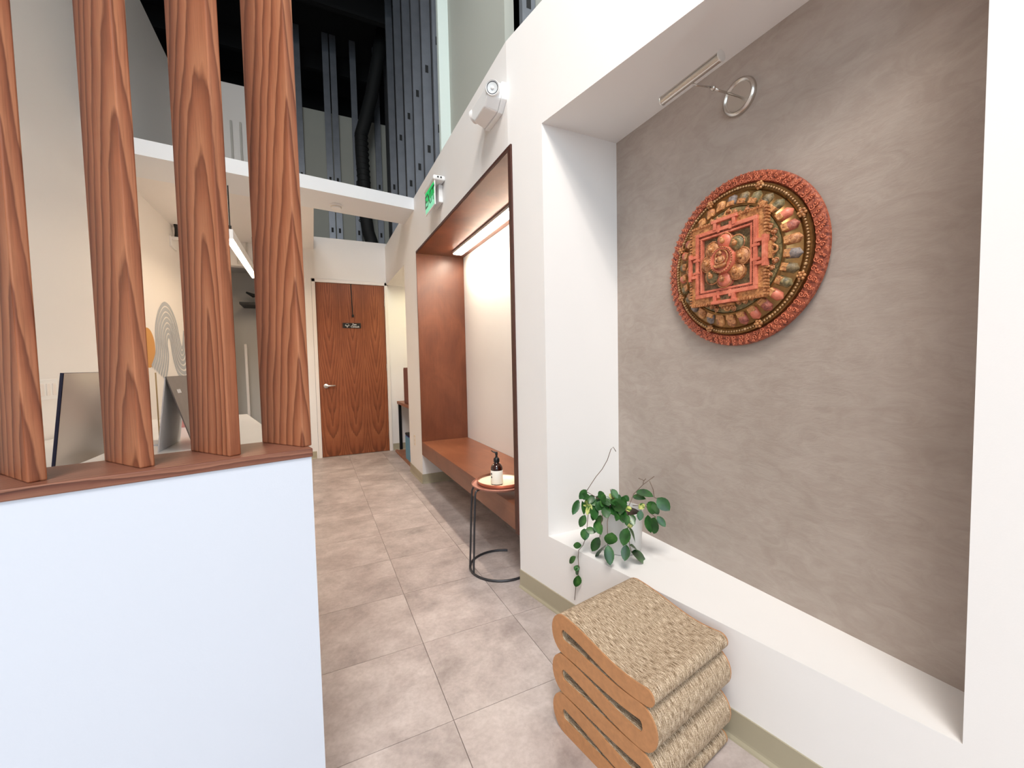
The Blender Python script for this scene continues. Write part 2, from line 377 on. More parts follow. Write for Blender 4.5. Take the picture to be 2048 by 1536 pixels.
# roof deck high above
m = MB(); m.box(-5.0, 3.5, -5.3, 9.2, 6.55, 6.65)
for k in range(10): m.box(-5.0, 3.5, -4.8+k*1.4, -4.72+k*1.4, 6.25, 6.55)
struct('ceiling_roof', m, 'roof_black', 'black exposed roof deck and joists')
m = MB(); m.box(-5, 3.5, 8.9, 9.0, 0, 6.6); m.box(-5.0, -4.9, -5.2, 9, 0, 6.6); m.box(3.4, 3.5, -5.2, 9, 0, 6.6); m.box(3.0, 3.5, -5.2, -5.1, 0, 6.6)
struct('wall_light_block', m, 'roof_black')  # unseen black shell added so world light does not leak in
# upper demising wall right of the corridor
m = MB(); m.box(1.193, 1.26, 2.49, 3.65, ZW, 6.5); m.box(1.34, 1.40, 0.2, 2.49, ZW, 6.5)
struct('wall_upper_right', m, 'drywall')
m = MB(); m.box(1.10, 1.26, 3.65, 3.70, ZW, 6.5); struct('wall_upper_return', m, 'green_board')
m = MB(); m.box(1.24, 1.27, 3.70, 7.3, 2.5, 6.5); struct('wall_upper_sheet', m, 'dark_sheet')
m = MB(); m.box(-0.6, 1.3, 7.42, 7.46, 2.6, 4.95); m.box(-0.6, 1.3, 7.44, 7.47, 4.95, 5.38); struct('wall_upper_rear', m, 'drywall')

# wooden lining of the nook
nk = thing('trim_3', None, None, (X1, 3.2, 0)); nk['kind'] = 'structure'; nk['label'] = 'brown wood lining of the seating nook'
bn = thing('built_in_bench', 'long brown wooden bench seat built into the lit nook', 'bench', (X1, 3.2, 0.316))
def nkp(name, bounds, mat):
    x0, x1, y0, y1, z0, z1 = bounds
    return MB().box(x0-X1, x1-X1, y0-3.2, y1-3.2, z0, z1).build(name, mat, nk)
nkp('end_panel', (X1-0.001, XB, YL_, YL_+0.02, 0.316, 2.461), 'nook_wood')
nkp('end_panel', (X1+0.006, XB, YK-0.037, YK, 0.316, 2.461), 'nook_wood')
nkp('top_panel', (X1+0.004, XB, YK, YL_, 2.441, 2.461), 'nook_wood')
nkp('front_edge', (X1-0.004, X1+0.006, YK-0.037, YK-0.002, 0.30, 2.461), 'nook_edge')
nkp('front_edge', (X1-0.003, X1+0.004, YK-0.002, YL_+0.012, 2.443, 2.463), 'nook_edge')
MB().box(-0.002, XB-X1, YK-3.2, YL_-3.2, 0.108, 0.143).build('seat_board', 'bench_wood', bn, bevel=0.0015)
MB().box(-0.001, 0.03, YK-3.2, YL_-3.2, 0.0, 0.1075).build('apron', 'bench_wood', bn)
MB().box(0.03, XB-X1, YK-3.2, YL_-3.2, 0.0, 0.02).build('underside', 'bench_wood', bn)
# linear light under the nook ceiling
ll = thing('linear_light', 'glowing warm linear light under the wooden nook ceiling', 'light', (1.39, 3.2, 2.441))
MB().box(-0.05, 0.05, -0.98, 0.95, -0.022, 0.0).build('housing', 'trim_white', ll)
MB().box(-0.043, 0.043, -0.975, 0.945, -0.030, -0.0221).build('diffuser', 'led_warm', ll)

# baseboards
def baseboard(name, p, q, nrm, h=0.102):
    p, q, nrm = Vector(p), Vector(q), Vector(nrm).normalized()
    prof = [(0, 0), (0.014, 0), (0.012, 0.006), (0.006, 0.014), (0.005, 0.022), (0.005, h), (0, h)]
    m = MB(); n = len(prof)
    v = [tuple(p + nrm*a) [:2] + (b,) for a, b in prof] + [tuple(q + nrm*a)[:2] + (b,) for a, b in prof]
    m.add(v, [tuple(range(n)), tuple(range(n, 2*n))[::-1]] + [(i, n+i, n+(i+1) % n, (i+1) % n) for i in range(n)])
    return struct(name, m, 'base_vinyl')
nW = Vector((-1, -TB, 0))
baseboard('baseboard_front_right', (wx(YK-0.037), YK-0.037, 0), (wx(YF), YF, 0), nW)
baseboard('baseboard_pier', (X1, YL_+0.02, 0), (X1, YA, 0), (-1, 0, 0))
baseboard('baseboard_pier_return', (X1, YL_+0.02, 0), (XB, YL_+0.02, 0), (0, -1, 0))
baseboard('baseboard_nook', (XB+0.003, YK, 0), (XB+0.003, YL_, 0), (-1, 0, 0))
baseboard('baseboard_rear', (-0.42, YE, 0), (-0.01, YE, 0), (0, -1, 0))
baseboard('baseboard_alcove', (1.03, YE, 0), (1.66, YE, 0), (0, -1, 0))
baseboard('baseboard_left', (XL, 1.0, 0), (XL, YE, 0), (1, 0, 0))

# door
d1 = thing('door_1', None, None, (0.5175, YE, 0)); d1['kind'] = 'structure'; d1['label'] = 'brown wood veneer door at the corridor end'
o = MB().box(-0.4575, 0.4575, 0.0, 0.045, 0.006, 2.449).build('door_leaf', 'door_wood', d1)
m = MB(); m.box(-0.505, -0.46, -0.02, 0.10, 0, 2.497); m.box(0.46, 0.505, -0.02, 0.10, 0, 2.497); m.box(-0.505, 0.505, -0.02, 0.10, 2.452, 2.497)
m.build('door_frame', 'trim_white', d1, bevel=0.004)
hd = MB().lathe([(0.0, 0), (0.032, 0), (0.034, 0.004), (0.030, 0.012), (0.014, 0.016), (0.012, 0.05), (0.0, 0.05)], 20).build('door_handle', 'satin_silver', d1, smooth=True, autosm=0.7)
hd.rotation_euler = (PI/2, 0, 0); hd.location = (-0.375, 0.0, 1.01)
lv = MB().tube([(0, 0.0, 0.042), (0.02, 0.0, 0.048), (0.06, 0.002, 0.048), (0.12, 0.0, 0.046)], [0.013, 0.013, 0.011, 0.009], 10).build('lever', 'satin_silver', hd, smooth=True)
for z in (0.25, 1.25, 2.2):
    MB().tube([(0.459, -0.008, z-0.055), (0.459, -0.008, z+0.055)], 0.009, 8).build('hinge', 'nickel', d1)
sg = thing('door_sign', 'small black plaque with white tree mark on the wood door', 'sign', (0.512, YE-0.0005, 1.862))
MB().box(-0.122, 0.122, -0.008, 0, -0.036, 0.036).build('plate', 'ink', sg, bevel=0.001)
RX = Matrix.Rotation(PI/2, 4, 'X')
text_mesh('lettering', 'Zen', 0.036, 'card_white', sg, Matrix.Translation((0.035, -0.0088, 0.014)) @ RX, bold=0.0008)
text_mesh('lettering', 'Consult', 0.036, 'card_white', sg, Matrix.Translation((0.042, -0.0088, -0.016)) @ RX, bold=0.0008)
m = MB()
for (a, b, r) in [(-0.062, 0.006, 0.018), (-0.078, 0.002, 0.012), (-0.046, 0.002, 0.012), (-0.062, 0.016, 0.012), (-0.072, 0.012, 0.011), (-0.052, 0.012, 0.011)]:
    pts = [(a+r*math.cos(2*PI*k/14), -0.0089, b+r*math.sin(2*PI*k/14)) for k in range(14)]
    m.add(pts, [tuple(range(14))])
m.add([(-0.065, -0.0089, -0.012), (-0.059, -0.0089, -0.012), (-0.056, -0.0089, -0.028), (-0.068, -0.0089, -0.028)], [(0, 1, 2, 3)])
m.build('tree_mark', 'card_white', sg)
st = thing('hanging_cord', 'thin dark cord hanging down the face of the wood door', 'cord', (0.525, YE-0.006, 2.0))
MB().tube([(-0.004, 0, 0.45), (-0.002, 0, 0.2), (0.004, -0.002, 0.02)], 0.006, 6).build('strap', 'ink', st)
MB().lathe([(0, -0.02), (0.013, -0.015), (0.016, 0), (0.010, 0.02), (0, 0.025)], 10, (0.006, -0.006, 0)).build('knot', 'ink', st)

# half-height partition and slat screen
PA = 0.236; PO = Vector((-0.011, 1.1475, 0)); du = Vector((math.cos(PA), math.sin(PA), 0)); dn = Vector((-math.sin(PA), math.cos(PA), 0))
def pp(s, d): q = PO + du*s + dn*d; return (q.x, q.y)
sL = -1.43
m = MB(); m.prism([pp(-0.003, 0.004), pp(-0.003, 0.196), pp(sL, 0.196), pp(sL, 0.004)], 0, 1.050)
struct('wall_partition', m, 'partition_daylit_white', 'white half wall under the wooden slat screen')
sc_ = thing('slat_screen', 'stained wood slat screen standing on the white half wall', 'screen', (PO.x, PO.y, 1.050), PA)
MB().box(sL, 0.0, 0.0, 0.20, 0.0, 0.022).build('ledge', 'ledge_wood', sc_, bevel=0.0025)
th = math.radians(37)
sm_ = None
for k in range(8):
    s0 = -0.0165 - 0.1545*k
    # front corner of the slat, then wide face back-left, narrow face to the right
    fc = Vector((s0, 0.028, 0))
    wd = Vector((-math.sin(th), math.cos(th), 0)); wd.rotate(Matrix.Rotation(-PA, 3, 'Z'))
    ang = math.atan2(wd.y, wd.x)
    if sm_ is None:
        mb = MB(); mb.box(0, 0.172, -0.026, 0.0, 0, 2.38)
        o = mb.build('slat', 'slat_wood', sc_, bevel=0.003); sm_ = o.data
    else:
        o = bpy.data.objects.new('slat', sm_); C.objects.link(o); o.parent = sc_
    o.location = (fc.x, fc.y, 0.022); o.rotation_euler = (0, 0, ang)
MB().box(sL, 0.0, 0.0, 0.20, 2.402, 2.44).build('top_rail', 'ledge_wood', sc_)

# ================================================================== THE MANDALA
WALLM = Matrix(((0, 0, -1, 0), (-1, 0, 0, 0), (0, 1, 0, 0), (0, 0, 0, 1)))   # local (right, up, out) on a wall facing -x
def wall_thing(name, label, cat, x, y, z, group=None):
    o = thing(name, label, cat, (0, 0, 0), 0, group); o.matrix_world = Matrix.Translation((x, y, z)) @ WALLM; return o
md = wall_thing('mandala_relief', 'round carved orange and gold mandala relief hung on the taupe plaster', 'wall relief', XB, 1.0855, 1.652)
RR = 0.326
MB().lathe([(0, 0.001), (0.30, 0.001), (RR-0.008, 0.006), (RR, 0.014), (RR-0.002, 0.024), (RR-0.012, 0.028), (0.288, 0.030), (0.284, 0.022), (0, 0.022)], 96).build('rim', 'm_rim', md, smooth=True, autosm=0.9)
def ring_pt(r, a, w_=0): return (r*math.cos(a), r*math.sin(a), w_)
# scroll carving on the rim: curls, each a little spiral ridge
scm = {}
for row, (rr, sz) in enumerate(((0.2955, 0.0090), (0.3090, 0.0080), (0.3190, 0.0050))):
    n_ = (64, 70, 76)[row]
    for k in range(n_):
        a0 = 2*PI*(k + 0.5*row)/n_; sgn = 1 if k % 2 else -1
        if (row, sgn) not in scm:
            pts = []
            for q in range(11):
                tq = q/10; an = sgn*(tq*4.6*PI/2 + 0.3); r_ = sz*(1-0.80*tq)
                pts.append((r_*math.cos(an), r_*math.sin(an), 0.003*tq))
            o = MB().tube(pts, [(0.0022 if row < 2 else 0.0017)*(1-0.3*q/10) for q in range(11)], 5).build('scroll', 'm_scroll', md, smooth=True); scm[(row, sgn)] = o.data
        else:
            o = bpy.data.objects.new('scroll', scm[(row, sgn)]); C.objects.link(o); o.parent = md
        o.location = (rr*math.cos(a0), rr*math.sin(a0), 0.031); o.rotation_euler = (0, 0, a0)
# stepped inner tiers
MB().lathe([(0.284, 0.020), (0.280, 0.034), (0.262, 0.036), (0.256, 0.030), (0, 0.030)], 96).build('bead_channel', 'm_bronze', md, smooth=True, autosm=0.8)
MB().lathe([(0.256, 0.024), (0.254, 0.036), (0.212, 0.052), (0.208, 0.060), (0.200, 0.060), (0.196, 0.054), (0, 0.054)], 96).build('jewel_tier', 'm_bronze', md, smooth=True, autosm=0.8)
MB().lathe([(0.198, 0.050), (0.196, 0.062), (0, 0.066)], 96).build('inner_field', 'm_green', md, smooth=True, autosm=0.8)
m = MB(); ico = []
def ball(mb, c, r, seg=6, rings=4, sq=1.0):
    base = len(mb.v)
    for i in range(1, rings):
        ph = PI*i/rings
        for k in range(seg):
            an = 2*PI*k/seg; mb.v.append((c[0]+r*math.sin(ph)*math.cos(an), c[1]+r*math.sin(ph)*math.sin(an), c[2]+r*sq*math.cos(ph)))
    mb.v.append((c[0], c[1], c[2]+r*sq)); mb.v.append((c[0], c[1], c[2]-r*sq)); t_ = len(mb.v)-2; b_ = t_+1
    for k in range(seg):
        k2 = (k+1) % seg
        mb.f.append((t_, base+k, base+k2)); mb.f.append((b_, base+(rings-2)*seg+k2, base+(rings-2)*seg+k))
        for i in range(rings-2): mb.f.append((base+i*seg+k, base+(i+1)*seg+k, base+(i+1)*seg+k2, base+i*seg+k2))
for k in range(150):
    a0 = 2*PI*k/150
    ball(m, ring_pt(0.2705, a0, 0.039), 0.0046 if k % 9 else 0.0068)
m.build('bead_string', 'm_pearl', md, smooth=True, kind='stuff')
for k in range(8):
    a0 = 2*PI*(k+0.5)/8; m = MB()
    for q in range(6): ball(m, (0.2705*math.cos(a0)+0.0105*math.cos(q*PI/3), 0.2705*math.sin(a0)+0.0105*math.sin(q*PI/3), 0.041), 0.0062)
    ball(m, ring_pt(0.2705, a0, 0.044), 0.007)
    m.build('flower_cluster', 'm_ochre', md, smooth=True)
# jewel petals round the tier: a gold sleeve with a coloured dome at its end
jc = ['m_gold', 'm_blue', 'm_green', 'm_red', 'm_ochre', 'm_darkgreen', 'm_coral']
NJ = 30
for k in range(NJ):
    a0 = 2*PI*(k+0.5)/NJ
    M_ = Matrix.Rotation(a0, 4, 'Z')
    def dome(wd_, r0, r1, z0, z1, hgt):
        mb = MB(); seg = 8; sec = 5
        for i in range(sec):
            tt = i/(sec-1); r_ = r0 + (r1-r0)*tt; zz = z0 + (z1-z0)*tt; sc2 = 1.0 if tt < 0.7 else math.sqrt(max(0.02, 1-((tt-0.7)/0.3)**2))
            for q in range(seg+1):
                an = PI*q/seg; p = Vector((r_, wd_*math.cos(an)*sc2, zz + hgt*math.sin(an)*sc2)); mb.v.append(tuple(M_ @ p))
        for i in range(sec-1):
            for q in range(seg): mb.f.append((i*(seg+1)+q, i*(seg+1)+q+1, (i+1)*(seg+1)+q+1, (i+1)*(seg+1)+q))
        mb.f.append(tuple(range(seg+1)))
        return mb
    j_ = dome(0.0180, 0.212, 0.2545, 0.046, 0.033, 0.021).build('jewel', jc[(k*3+k//5) % 7], md, smooth=True)
    mb = MB(); mb.v = []
    for (r_, y_, z_) in [(0.207, -0.016, 0.050), (0.207, 0.016, 0.050), (0.226, 0.0165, 0.046), (0.226, -0.0165, 0.046), (0.207, -0.012, 0.068), (0.207, 0.012, 0.068), (0.226, 0.012, 0.063), (0.226, -0.012, 0.063)]:
        mb.v.append(tuple(M_ @ Vector((r_, y_, z_))))
    mb.f = [(0,3,2,1),(4,5,6,7),(0,1,5,4),(1,2,6,5),(2,3,7,6),(3,0,4,7)]
    mb.build('sleeve', 'm_ochre', j_, bevel=0.002)
# small curls and figures lying on the inner field
m = MB()
for k in range(46):
    a0 = 2*PI*k/46 + 0.05; r_ = 0.178 + 0.008*((k*7) % 3 - 1)
    if max(abs(r_*math.cos(a0)), abs(r_*math.sin(a0))) < 0.162: r_ = 0.180
    cx_, cy_ = r_*math.cos(a0), r_*math.sin(a0)
    ball(m, (cx_, cy_, 0.067), 0.0085, 7, 5, 0.9); ball(m, (cx_*0.97, cy_*0.97+0.004, 0.074), 0.0048)
    m.tube([(cx_+0.011*math.cos(a0+q*0.9), cy_+0.011*math.sin(a0+q*0.9), 0.067) for q in range(6)], 0.0026, 5)
m.build('field_figures', 'm_gold', md, smooth=True, kind='stuff')
# square palace: stepped frames with a T-shaped gate at each side
def sq_frame(a, b, z0, z1):
    mb = MB()
    mb.box(-a, a, b, a, z0, z1); mb.box(-a, a, -a, -b, z0, z1); mb.box(-a, -b, -b, b, z0, z1); mb.box(b, a, -b, b, z0, z1); return mb
MB().box(-0.150, 0.150, -0.150, 0.150, 0.058, 0.074).build('palace_base', 'm_darkgreen', md, bevel=0.002)
fr = sq_frame(0.156, 0.128, 0.060, 0.084).build('fringe_wall', 'm_ochre', md, bevel=0.0015)
m = MB()
for sd in range(4):
    R_ = Matrix.Rotation(sd*PI/2, 4, 'Z')
    for q in range(27):
        u_ = -0.150 + 0.300*q/26
        if abs(u_) < 0.042: continue
        base = len(m.v); m.box(u_-0.0032, u_+0.0032, 0.152, 0.161, 0.066, 0.090)
        m.v[base:] = [tuple(R_ @ Vector(p)) for p in m.v[base:]]
m.build('fringe_teeth', 'm_gold', fr, kind='stuff')
wl = sq_frame(0.130, 0.116, 0.070, 0.094).build('palace_wall', 'm_coral', md, bevel=0.0012)
sq_frame(0.110, 0.102, 0.070, 0.090).build('palace_wall', 'm_coral', md, bevel=0.0012)
m = MB()
for sd in range(4):
    R_ = Matrix.Rotation(sd*PI/2, 4, 'Z'); 
    for q in range(30):
        u_ = -0.115+0.23*q/29; base = len(m.v); m.tube([(u_-0.003, 0.111, 0.088), (u_, 0.1145, 0.091), (u_+0.004, 0.1125, 0.088)], 0.0017, 4)
        m.v[base:] = [tuple(R_ @ Vector(p)) for p in m.v[base:]]
m.build('wall_garland', 'm_rim', wl, kind='stuff')
for sd in range(4):
    R_ = Matrix.Rotation(sd*PI/2, 4, 'Z'); mb = MB()
    mb.box(-0.046, -0.034, 0.124, 0.158, 0.072, 0.097); mb.box(0.034, 0.046, 0.124, 0.158, 0.072, 0.097); mb.box(-0.054, 0.054, 0.150, 0.162, 0.072, 0.098)
    mb.box(-0.030, -0.020, 0.112, 0.140, 0.072, 0.095); mb.box(0.020, 0.030, 0.112, 0.140, 0.072, 0.095)
    mb.v = [tuple(R_ @ Vector(p)) for p in mb.v]
    gt = mb.build('gate', 'm_coral', md, bevel=0.001)
    mb = MB(); mb.box(-0.020, 0.020, 0.108, 0.150, 0.070, 0.086); mb.v = [tuple(R_ @ Vector(p)) for p in mb.v]; mb.build('gate_door', 'm_darkgreen', gt)
    mb = MB(); mb.box(-0.030, 0.030, 0.163, 0.172, 0.064, 0.082); mb.tube([(0.014*math.cos(PI*q/8), 0.174+0.016*math.sin(PI*q/8), 0.072) for q in range(9)], 0.004, 6)
    mb.v = [tuple(R_ @ Vector(p)) for p in mb.v]; mb.build('gate_crest', 'm_ochre', gt, bevel=0.001)
# lotus around the centre
for k in range(8):
    a0 = 2*PI*k/8; m = MB(); cx_, cy_ = 0.072*math.cos(a0), 0.072*math.sin(a0)
    base = len(m.v); seg = 14
    for i, (s_, z_) in enumerate(((1.0, 0.072), (1.0, 0.086), (0.8, 0.096), (0.45, 0.101))):
        for q in range(seg):
            an = 2*PI*q/seg; m.v.append((cx_ + 0.031*s_*math.cos(an), cy_ + 0.031*s_*math.sin(an), z_))
    for i in range(3):
        for q in range(seg): m.f.append((i*seg+q, i*seg+(q+1) % seg, (i+1)*seg+(q+1) % seg, (i+1)*seg+q))
    m.f.append(tuple(3*seg+q for q in range(seg)))
    pt = m.build('lotus_petal', ['m_gold', 'm_green', 'm_coral', 'm_ochre'][k % 4], md, smooth=True)
    m = MB(); ball(m, (cx_, cy_, 0.102), 0.011, 8, 5, 1.1); ball(m, (cx_, cy_+0.009, 0.108), 0.006); m.build('small_figure', 'm_ochre', pt, smooth=True)
    m = MB(); m.tube([(cx_+0.031*math.cos(2*PI*q/16), cy_+0.031*math.sin(2*PI*q/16), 0.090) for q in range(16)], 0.003, 5, closed=True); m.build('petal_edge', 'm_gold', pt, smooth=True)
MB().lathe([(0.050, 0.072), (0.050, 0.102), (0.046, 0.112), (0.040, 0.112), (0.037, 0.104), (0, 0.104)], 40).build('centre_ring', 'm_coral', md, smooth=True, autosm=0.8)
m = MB()
for k in range(32): ball(m, ring_pt(0.047, 2*PI*k/32, 0.113), 0.0034)
m.build('centre_beads', 'm_gold', md, smooth=True, kind='stuff')
m = MB(); m.tube([(0.026*math.cos(q), 0.008+0.030*math.sin(q), 0.108) for q in [2*PI*k/24 for k in range(24)]], 0.0035, 6, closed=True); m.build('halo', 'm_ochre', md, smooth=True)
m = MB()
ball(m, (0, -0.022, 0.112), 0.026, 14, 6, 0.45)
for v_ in range(len(m.v)): x_, y_, z_ = m.v[v_]; m.v[v_] = (x_, -0.022+(y_+0.022)*0.36, z_)
base = len(m.v); ball(m, (0, 0.0, 0.114), 0.015, 12, 8, 0.7)
for v_ in range(base, len(m.v)): x_, y_, z_ = m.v[v_]; m.v[v_] = (x_*(1.05-0.25*(y_ < -0.004)), y_*1.15, z_)
ball(m, (0, 0.0225, 0.117), 0.0082, 12, 8, 0.9); ball(m, (0, 0.0305, 0.117), 0.0036, 8, 5)
for sg_ in (-1, 1):
    m.tube([(sg_*0.013, 0.010, 0.116), (sg_*0.0195, -0.003, 0.117), (sg_*0.012, -0.013, 0.122), (sg_*0.002, -0.015, 0.123)], [0.0042, 0.004, 0.0034, 0.003], 7)
    m.tube([(sg_*0.006, -0.019, 0.116), (sg_*0.024, -0.021, 0.119), (sg_*0.010, -0.027, 0.121), (-sg_*0.008, -0.026, 0.121)], [0.006, 0.0062, 0.005, 0.0035], 7)
m.build('seated_figure', 'm_gold', md, smooth=True)

# ------------------------------------------------------------------ picture light above the mandala
pl_ = wall_thing('picture_light', 'brushed nickel picture light with round backplate above the mandala', 'lamp', XB, 1.088, 2.280)
MB().lathe([(0, 0.0), (0.066, 0.0), (0.068, 0.006), (0.065, 0.016), (0.058, 0.020), (0.052, 0.016), (0.050, 0.012), (0, 0.013)], 48).build('backplate', 'nickel', pl_, smooth=True, autosm=0.8)
MB().tube([(0.005, -0.004, 0.012), (-0.006, 0.0, 0.11), (-0.012, 0.006, 0.135)], 0.0042, 10).build('arm', 'nickel', pl_, smooth=True)
m = MB(); ball(m, (-0.012, 0.006, 0.137), 0.0095, 10, 8); m.build('pivot', 'nickel', pl_, smooth=True)
MB().tube([(-0.012, 0.008, 0.135), (-0.030, 0.010, 0.20), (-0.034, 0.014, 0.222)], 0.0032, 8).build('arm', 'nickel', pl_, smooth=True)
m = MB(); seg = 20
MB().tube([(-0.165, 0.022, 0.236), (0.095, 0.022, 0.236)], 0.0165, 24).build('lamp_tube', 'nickel', pl_, smooth=True, autosm=0.8)
for xx in (-0.168, 0.095): MB().tube([(xx, 0.022, 0.236), (xx+0.004, 0.022, 0.236)], 0.0185, 24).build('end_cap', 'satin_silver', pl_)

# ------------------------------------------------------------------ emergency light and exit sign on the corridor wall
el = wall_thing('emergency_light', 'white emergency light with two round lamp heads on the corridor wall', 'emergency light', X1, 2.245, 2.745)
prof = [(-0.150, -0.030), (-0.095, -0.078), (0.095, -0.078), (0.150, -0.030), (0.150, 0.060), (-0.150, 0.060)]
m = MB(); m.prism(prof, 0.0, 0.030); m.build('back_plate', 'white_plastic', el, bevel=0.004)
m = MB(); n = 6; pa = [(x*0.97, y*0.95) for x, y in prof]; pb = [(x*0.80, y*0.70) for x, y in prof]
m.v = [(x, y, 0.030) for x, y in pa] + [(x, y, 0.105) for x, y in pb]; m.f = [tuple(range(6))[::-1], tuple(range(6, 12))] + [(q, (q+1) % 6, 6+(q+1) % 6, 6+q) for q in range(6)]
m.build('housing', 'white_plastic', el, bevel=0.008)
for s_ in (-1, 1):
    hdm = MB().lathe([(0, -0.03), (0.034, -0.03), (0.038, 0.0), (0.039, 0.022), (0.036, 0.028), (0.033, 0.024), (0, 0.020)], 28)
    hh_ = hdm.build('lamp_head', 'white_plastic', el, smooth=True, autosm=0.7)
    hh_.rotation_euler = (0.25, s_*math.radians(58), 0); hh_.location = (s_*0.128, 0.018, 0.072)
    MB().lathe([(0.031, 0.0245), (0.0295, 0.0258), (0.027, 0.0230)], 28).build('lens_ring', 'grey_steel', hh_, smooth=True)
    MB().lathe([(0, 0.021), (0.016, 0.022), (0.027, 0.0238)], 24).build('lens', 'lens_glass', hh_, smooth=True)
    MB().lathe([(0, 0.0262), (0.009, 0.0252), (0.010, 0.022)], 16).build('bulb', 'white_plastic', hh_, smooth=True)
es = wall_thing('exit_sign', 'green glowing exit sign hung from a white wall bracket', 'exit sign', X1, 3.425, 2.66)
m = MB(); 
MB().box(-0.162, 0.162, 0.086, 0.125, 0.0, 0.098).build('housing', 'white_plastic', es, bevel=0.012)
MB().box(-0.150, 0.150, -0.104, 0.086, 0.080, 0.088).build('panel_frame', 'white_plastic', es, bevel=0.001)
MB().box(-0.138, 0.138, -0.012, 0.078, 0.0882, 0.0888).build('panel_upper', 'exit_green', es)
MB().box(-0.138, 0.138, -0.094, -0.012, 0.0882, 0.0888).build('panel_lower', 'exit_pale', es)
text_mesh('lettering', 'EXIT', 0.15, 'exit_letter', es, Matrix.Translation((0, -0.006, 0.0892)), bold=0.002)
for xx in (0.085, 0.11): 
    k_ = MB().lathe([(0, 0), (0.007, 0), (0.007, 0.003), (0, 0.003)], 10).build('test_button', 'ink', es); k_.location = (0.162, 0.108, xx-0.05); k_.rotation_euler = (0, PI/2, 0)
MB().box(-0.09, 0.09, -0.06, 0.086, 0.0, 0.035).build('canopy', 'white_plastic', es, bevel=0.008)

# smoke detector under the header beam
sd_ = thing('smoke_detector', 'round white smoke detector under the header beam', 'smoke detector', (0.265, 4.558, 2.90))
MB().lathe([(0, -0.001), (0.062, -0.001), (0.062, -0.012), (0.048, -0.018), (0.046, -0.034), (0.030, -0.042), (0, -0.043)], 28).build('body', 'white_plastic', sd_, smooth=True, autosm=0.6)
MB().lathe([(0.050, -0.019), (0.052, -0.022), (0.050, -0.026)], 28).build('vent_ring', 'cream_plastic', sd_, smooth=True)
# outlet on the pier
ou = wall_thing('wall_outlet', 'cream wall outlet plate on the pier beside the nook', 'outlet', X1, 4.70, 0.42)
MB().box(-0.036, 0.036, -0.057, 0.057, 0, 0.006).build('plate', 'cream_plastic', ou, bevel=0.002)
for yy in (-0.022, 0.022): MB().box(-0.016, 0.016, yy-0.014, yy+0.014, 0.006, 0.008).build('socket', 'trim_white', ou, bevel=0.001)

# ------------------------------------------------------------------ metal studs and duct in the open space above
def stud(name, x, y, z0, z1, rot, label, group):
    t_ = thing(name, label, 'stud', (x, y, z0), rot, group)
    h = z1-z0; mb = MB()
    mb.box(-0.046, 0.046, -0.020, -0.017, 0, h).build('web', 'galvanised', t_)
    mb = MB(); mb.box(-0.046, -0.043, -0.017, 0.020, 0, h); mb.build('flange', 'galvanised', t_)
    mb = MB(); mb.box(0.043, 0.046, -0.017, 0.020, 0, h); mb.build('flange', 'galvanised', t_)
    for zz in (0.45, 1.25):
        MB().box(-0.016, 0.016, -0.0208, -0.0168, zz, zz+0.075).build('knockout', 'dark_slot', t_)
    return t_
ordn = ['first', 'second', 'third', 'fourth', 'fifth', 'sixth', 'seventh']
for k, x in enumerate((-0.05, 0.36, 0.47, 0.765, 1.12)):
    stud('metal_stud', x, 7.36, 3.0, 6.55, 0, '%s metal stud from the left in the far wall beyond the beam' % ordn[k], 'metal studs of the far upper wall')
for k, y in enumerate((3.92, 4.32, 4.74, 5.20, 5.72, 6.3)):
    stud('metal_stud', 1.165, y, 3.02 if y < 6.2 else 2.6, 6.55, 0, '%s bluish metal stud beyond the mint drywall edge above the corridor wall' % ordn[k], 'metal studs above the corridor wall')
stud('metal_stud', 1.29, 2.36, 3.02, 6.5, 0, 'lone metal stud above the wall near the emergency light', 'metal studs above the corridor wall')
dc = thing('flexible_duct', 'black flexible duct running down in front of the far metal studs', 'duct', (0.83, 6.85, 3.0))
def offs(pts, o_): return [(a-o_[0], b-o_[1], c-o_[2]) for a, b, c in pts]
MB().tube(offs([(0.88, 6.75, 3.05), (0.885, 6.78, 3.2), (0.85, 6.85, 3.36), (0.825, 6.88, 3.6), (0.82, 6.9, 4.1), (0.80, 6.9, 4.6), (0.80, 6.9, 4.85), (0.86, 6.9, 5.05), (0.98, 6.9, 5.5), (1.08, 6.9, 6.0), (1.17, 6.9, 6.5)], (0.83, 6.85, 3.0)), 0.095, 16).build('hose', 'duct_black', dc, smooth=True)
m = MB()
for k in range(16): m.tube([(0.82-0.83+0.097*math.cos(q*PI/8)-0.004*(k > 5)*(k-5)*0.4, 0.05+0.097*math.sin(q*PI/8), 0.55+k*0.085) for q in range(16)], 0.006, 5, closed=True)
m.build('ribs', 'duct_black', dc, smooth=True)

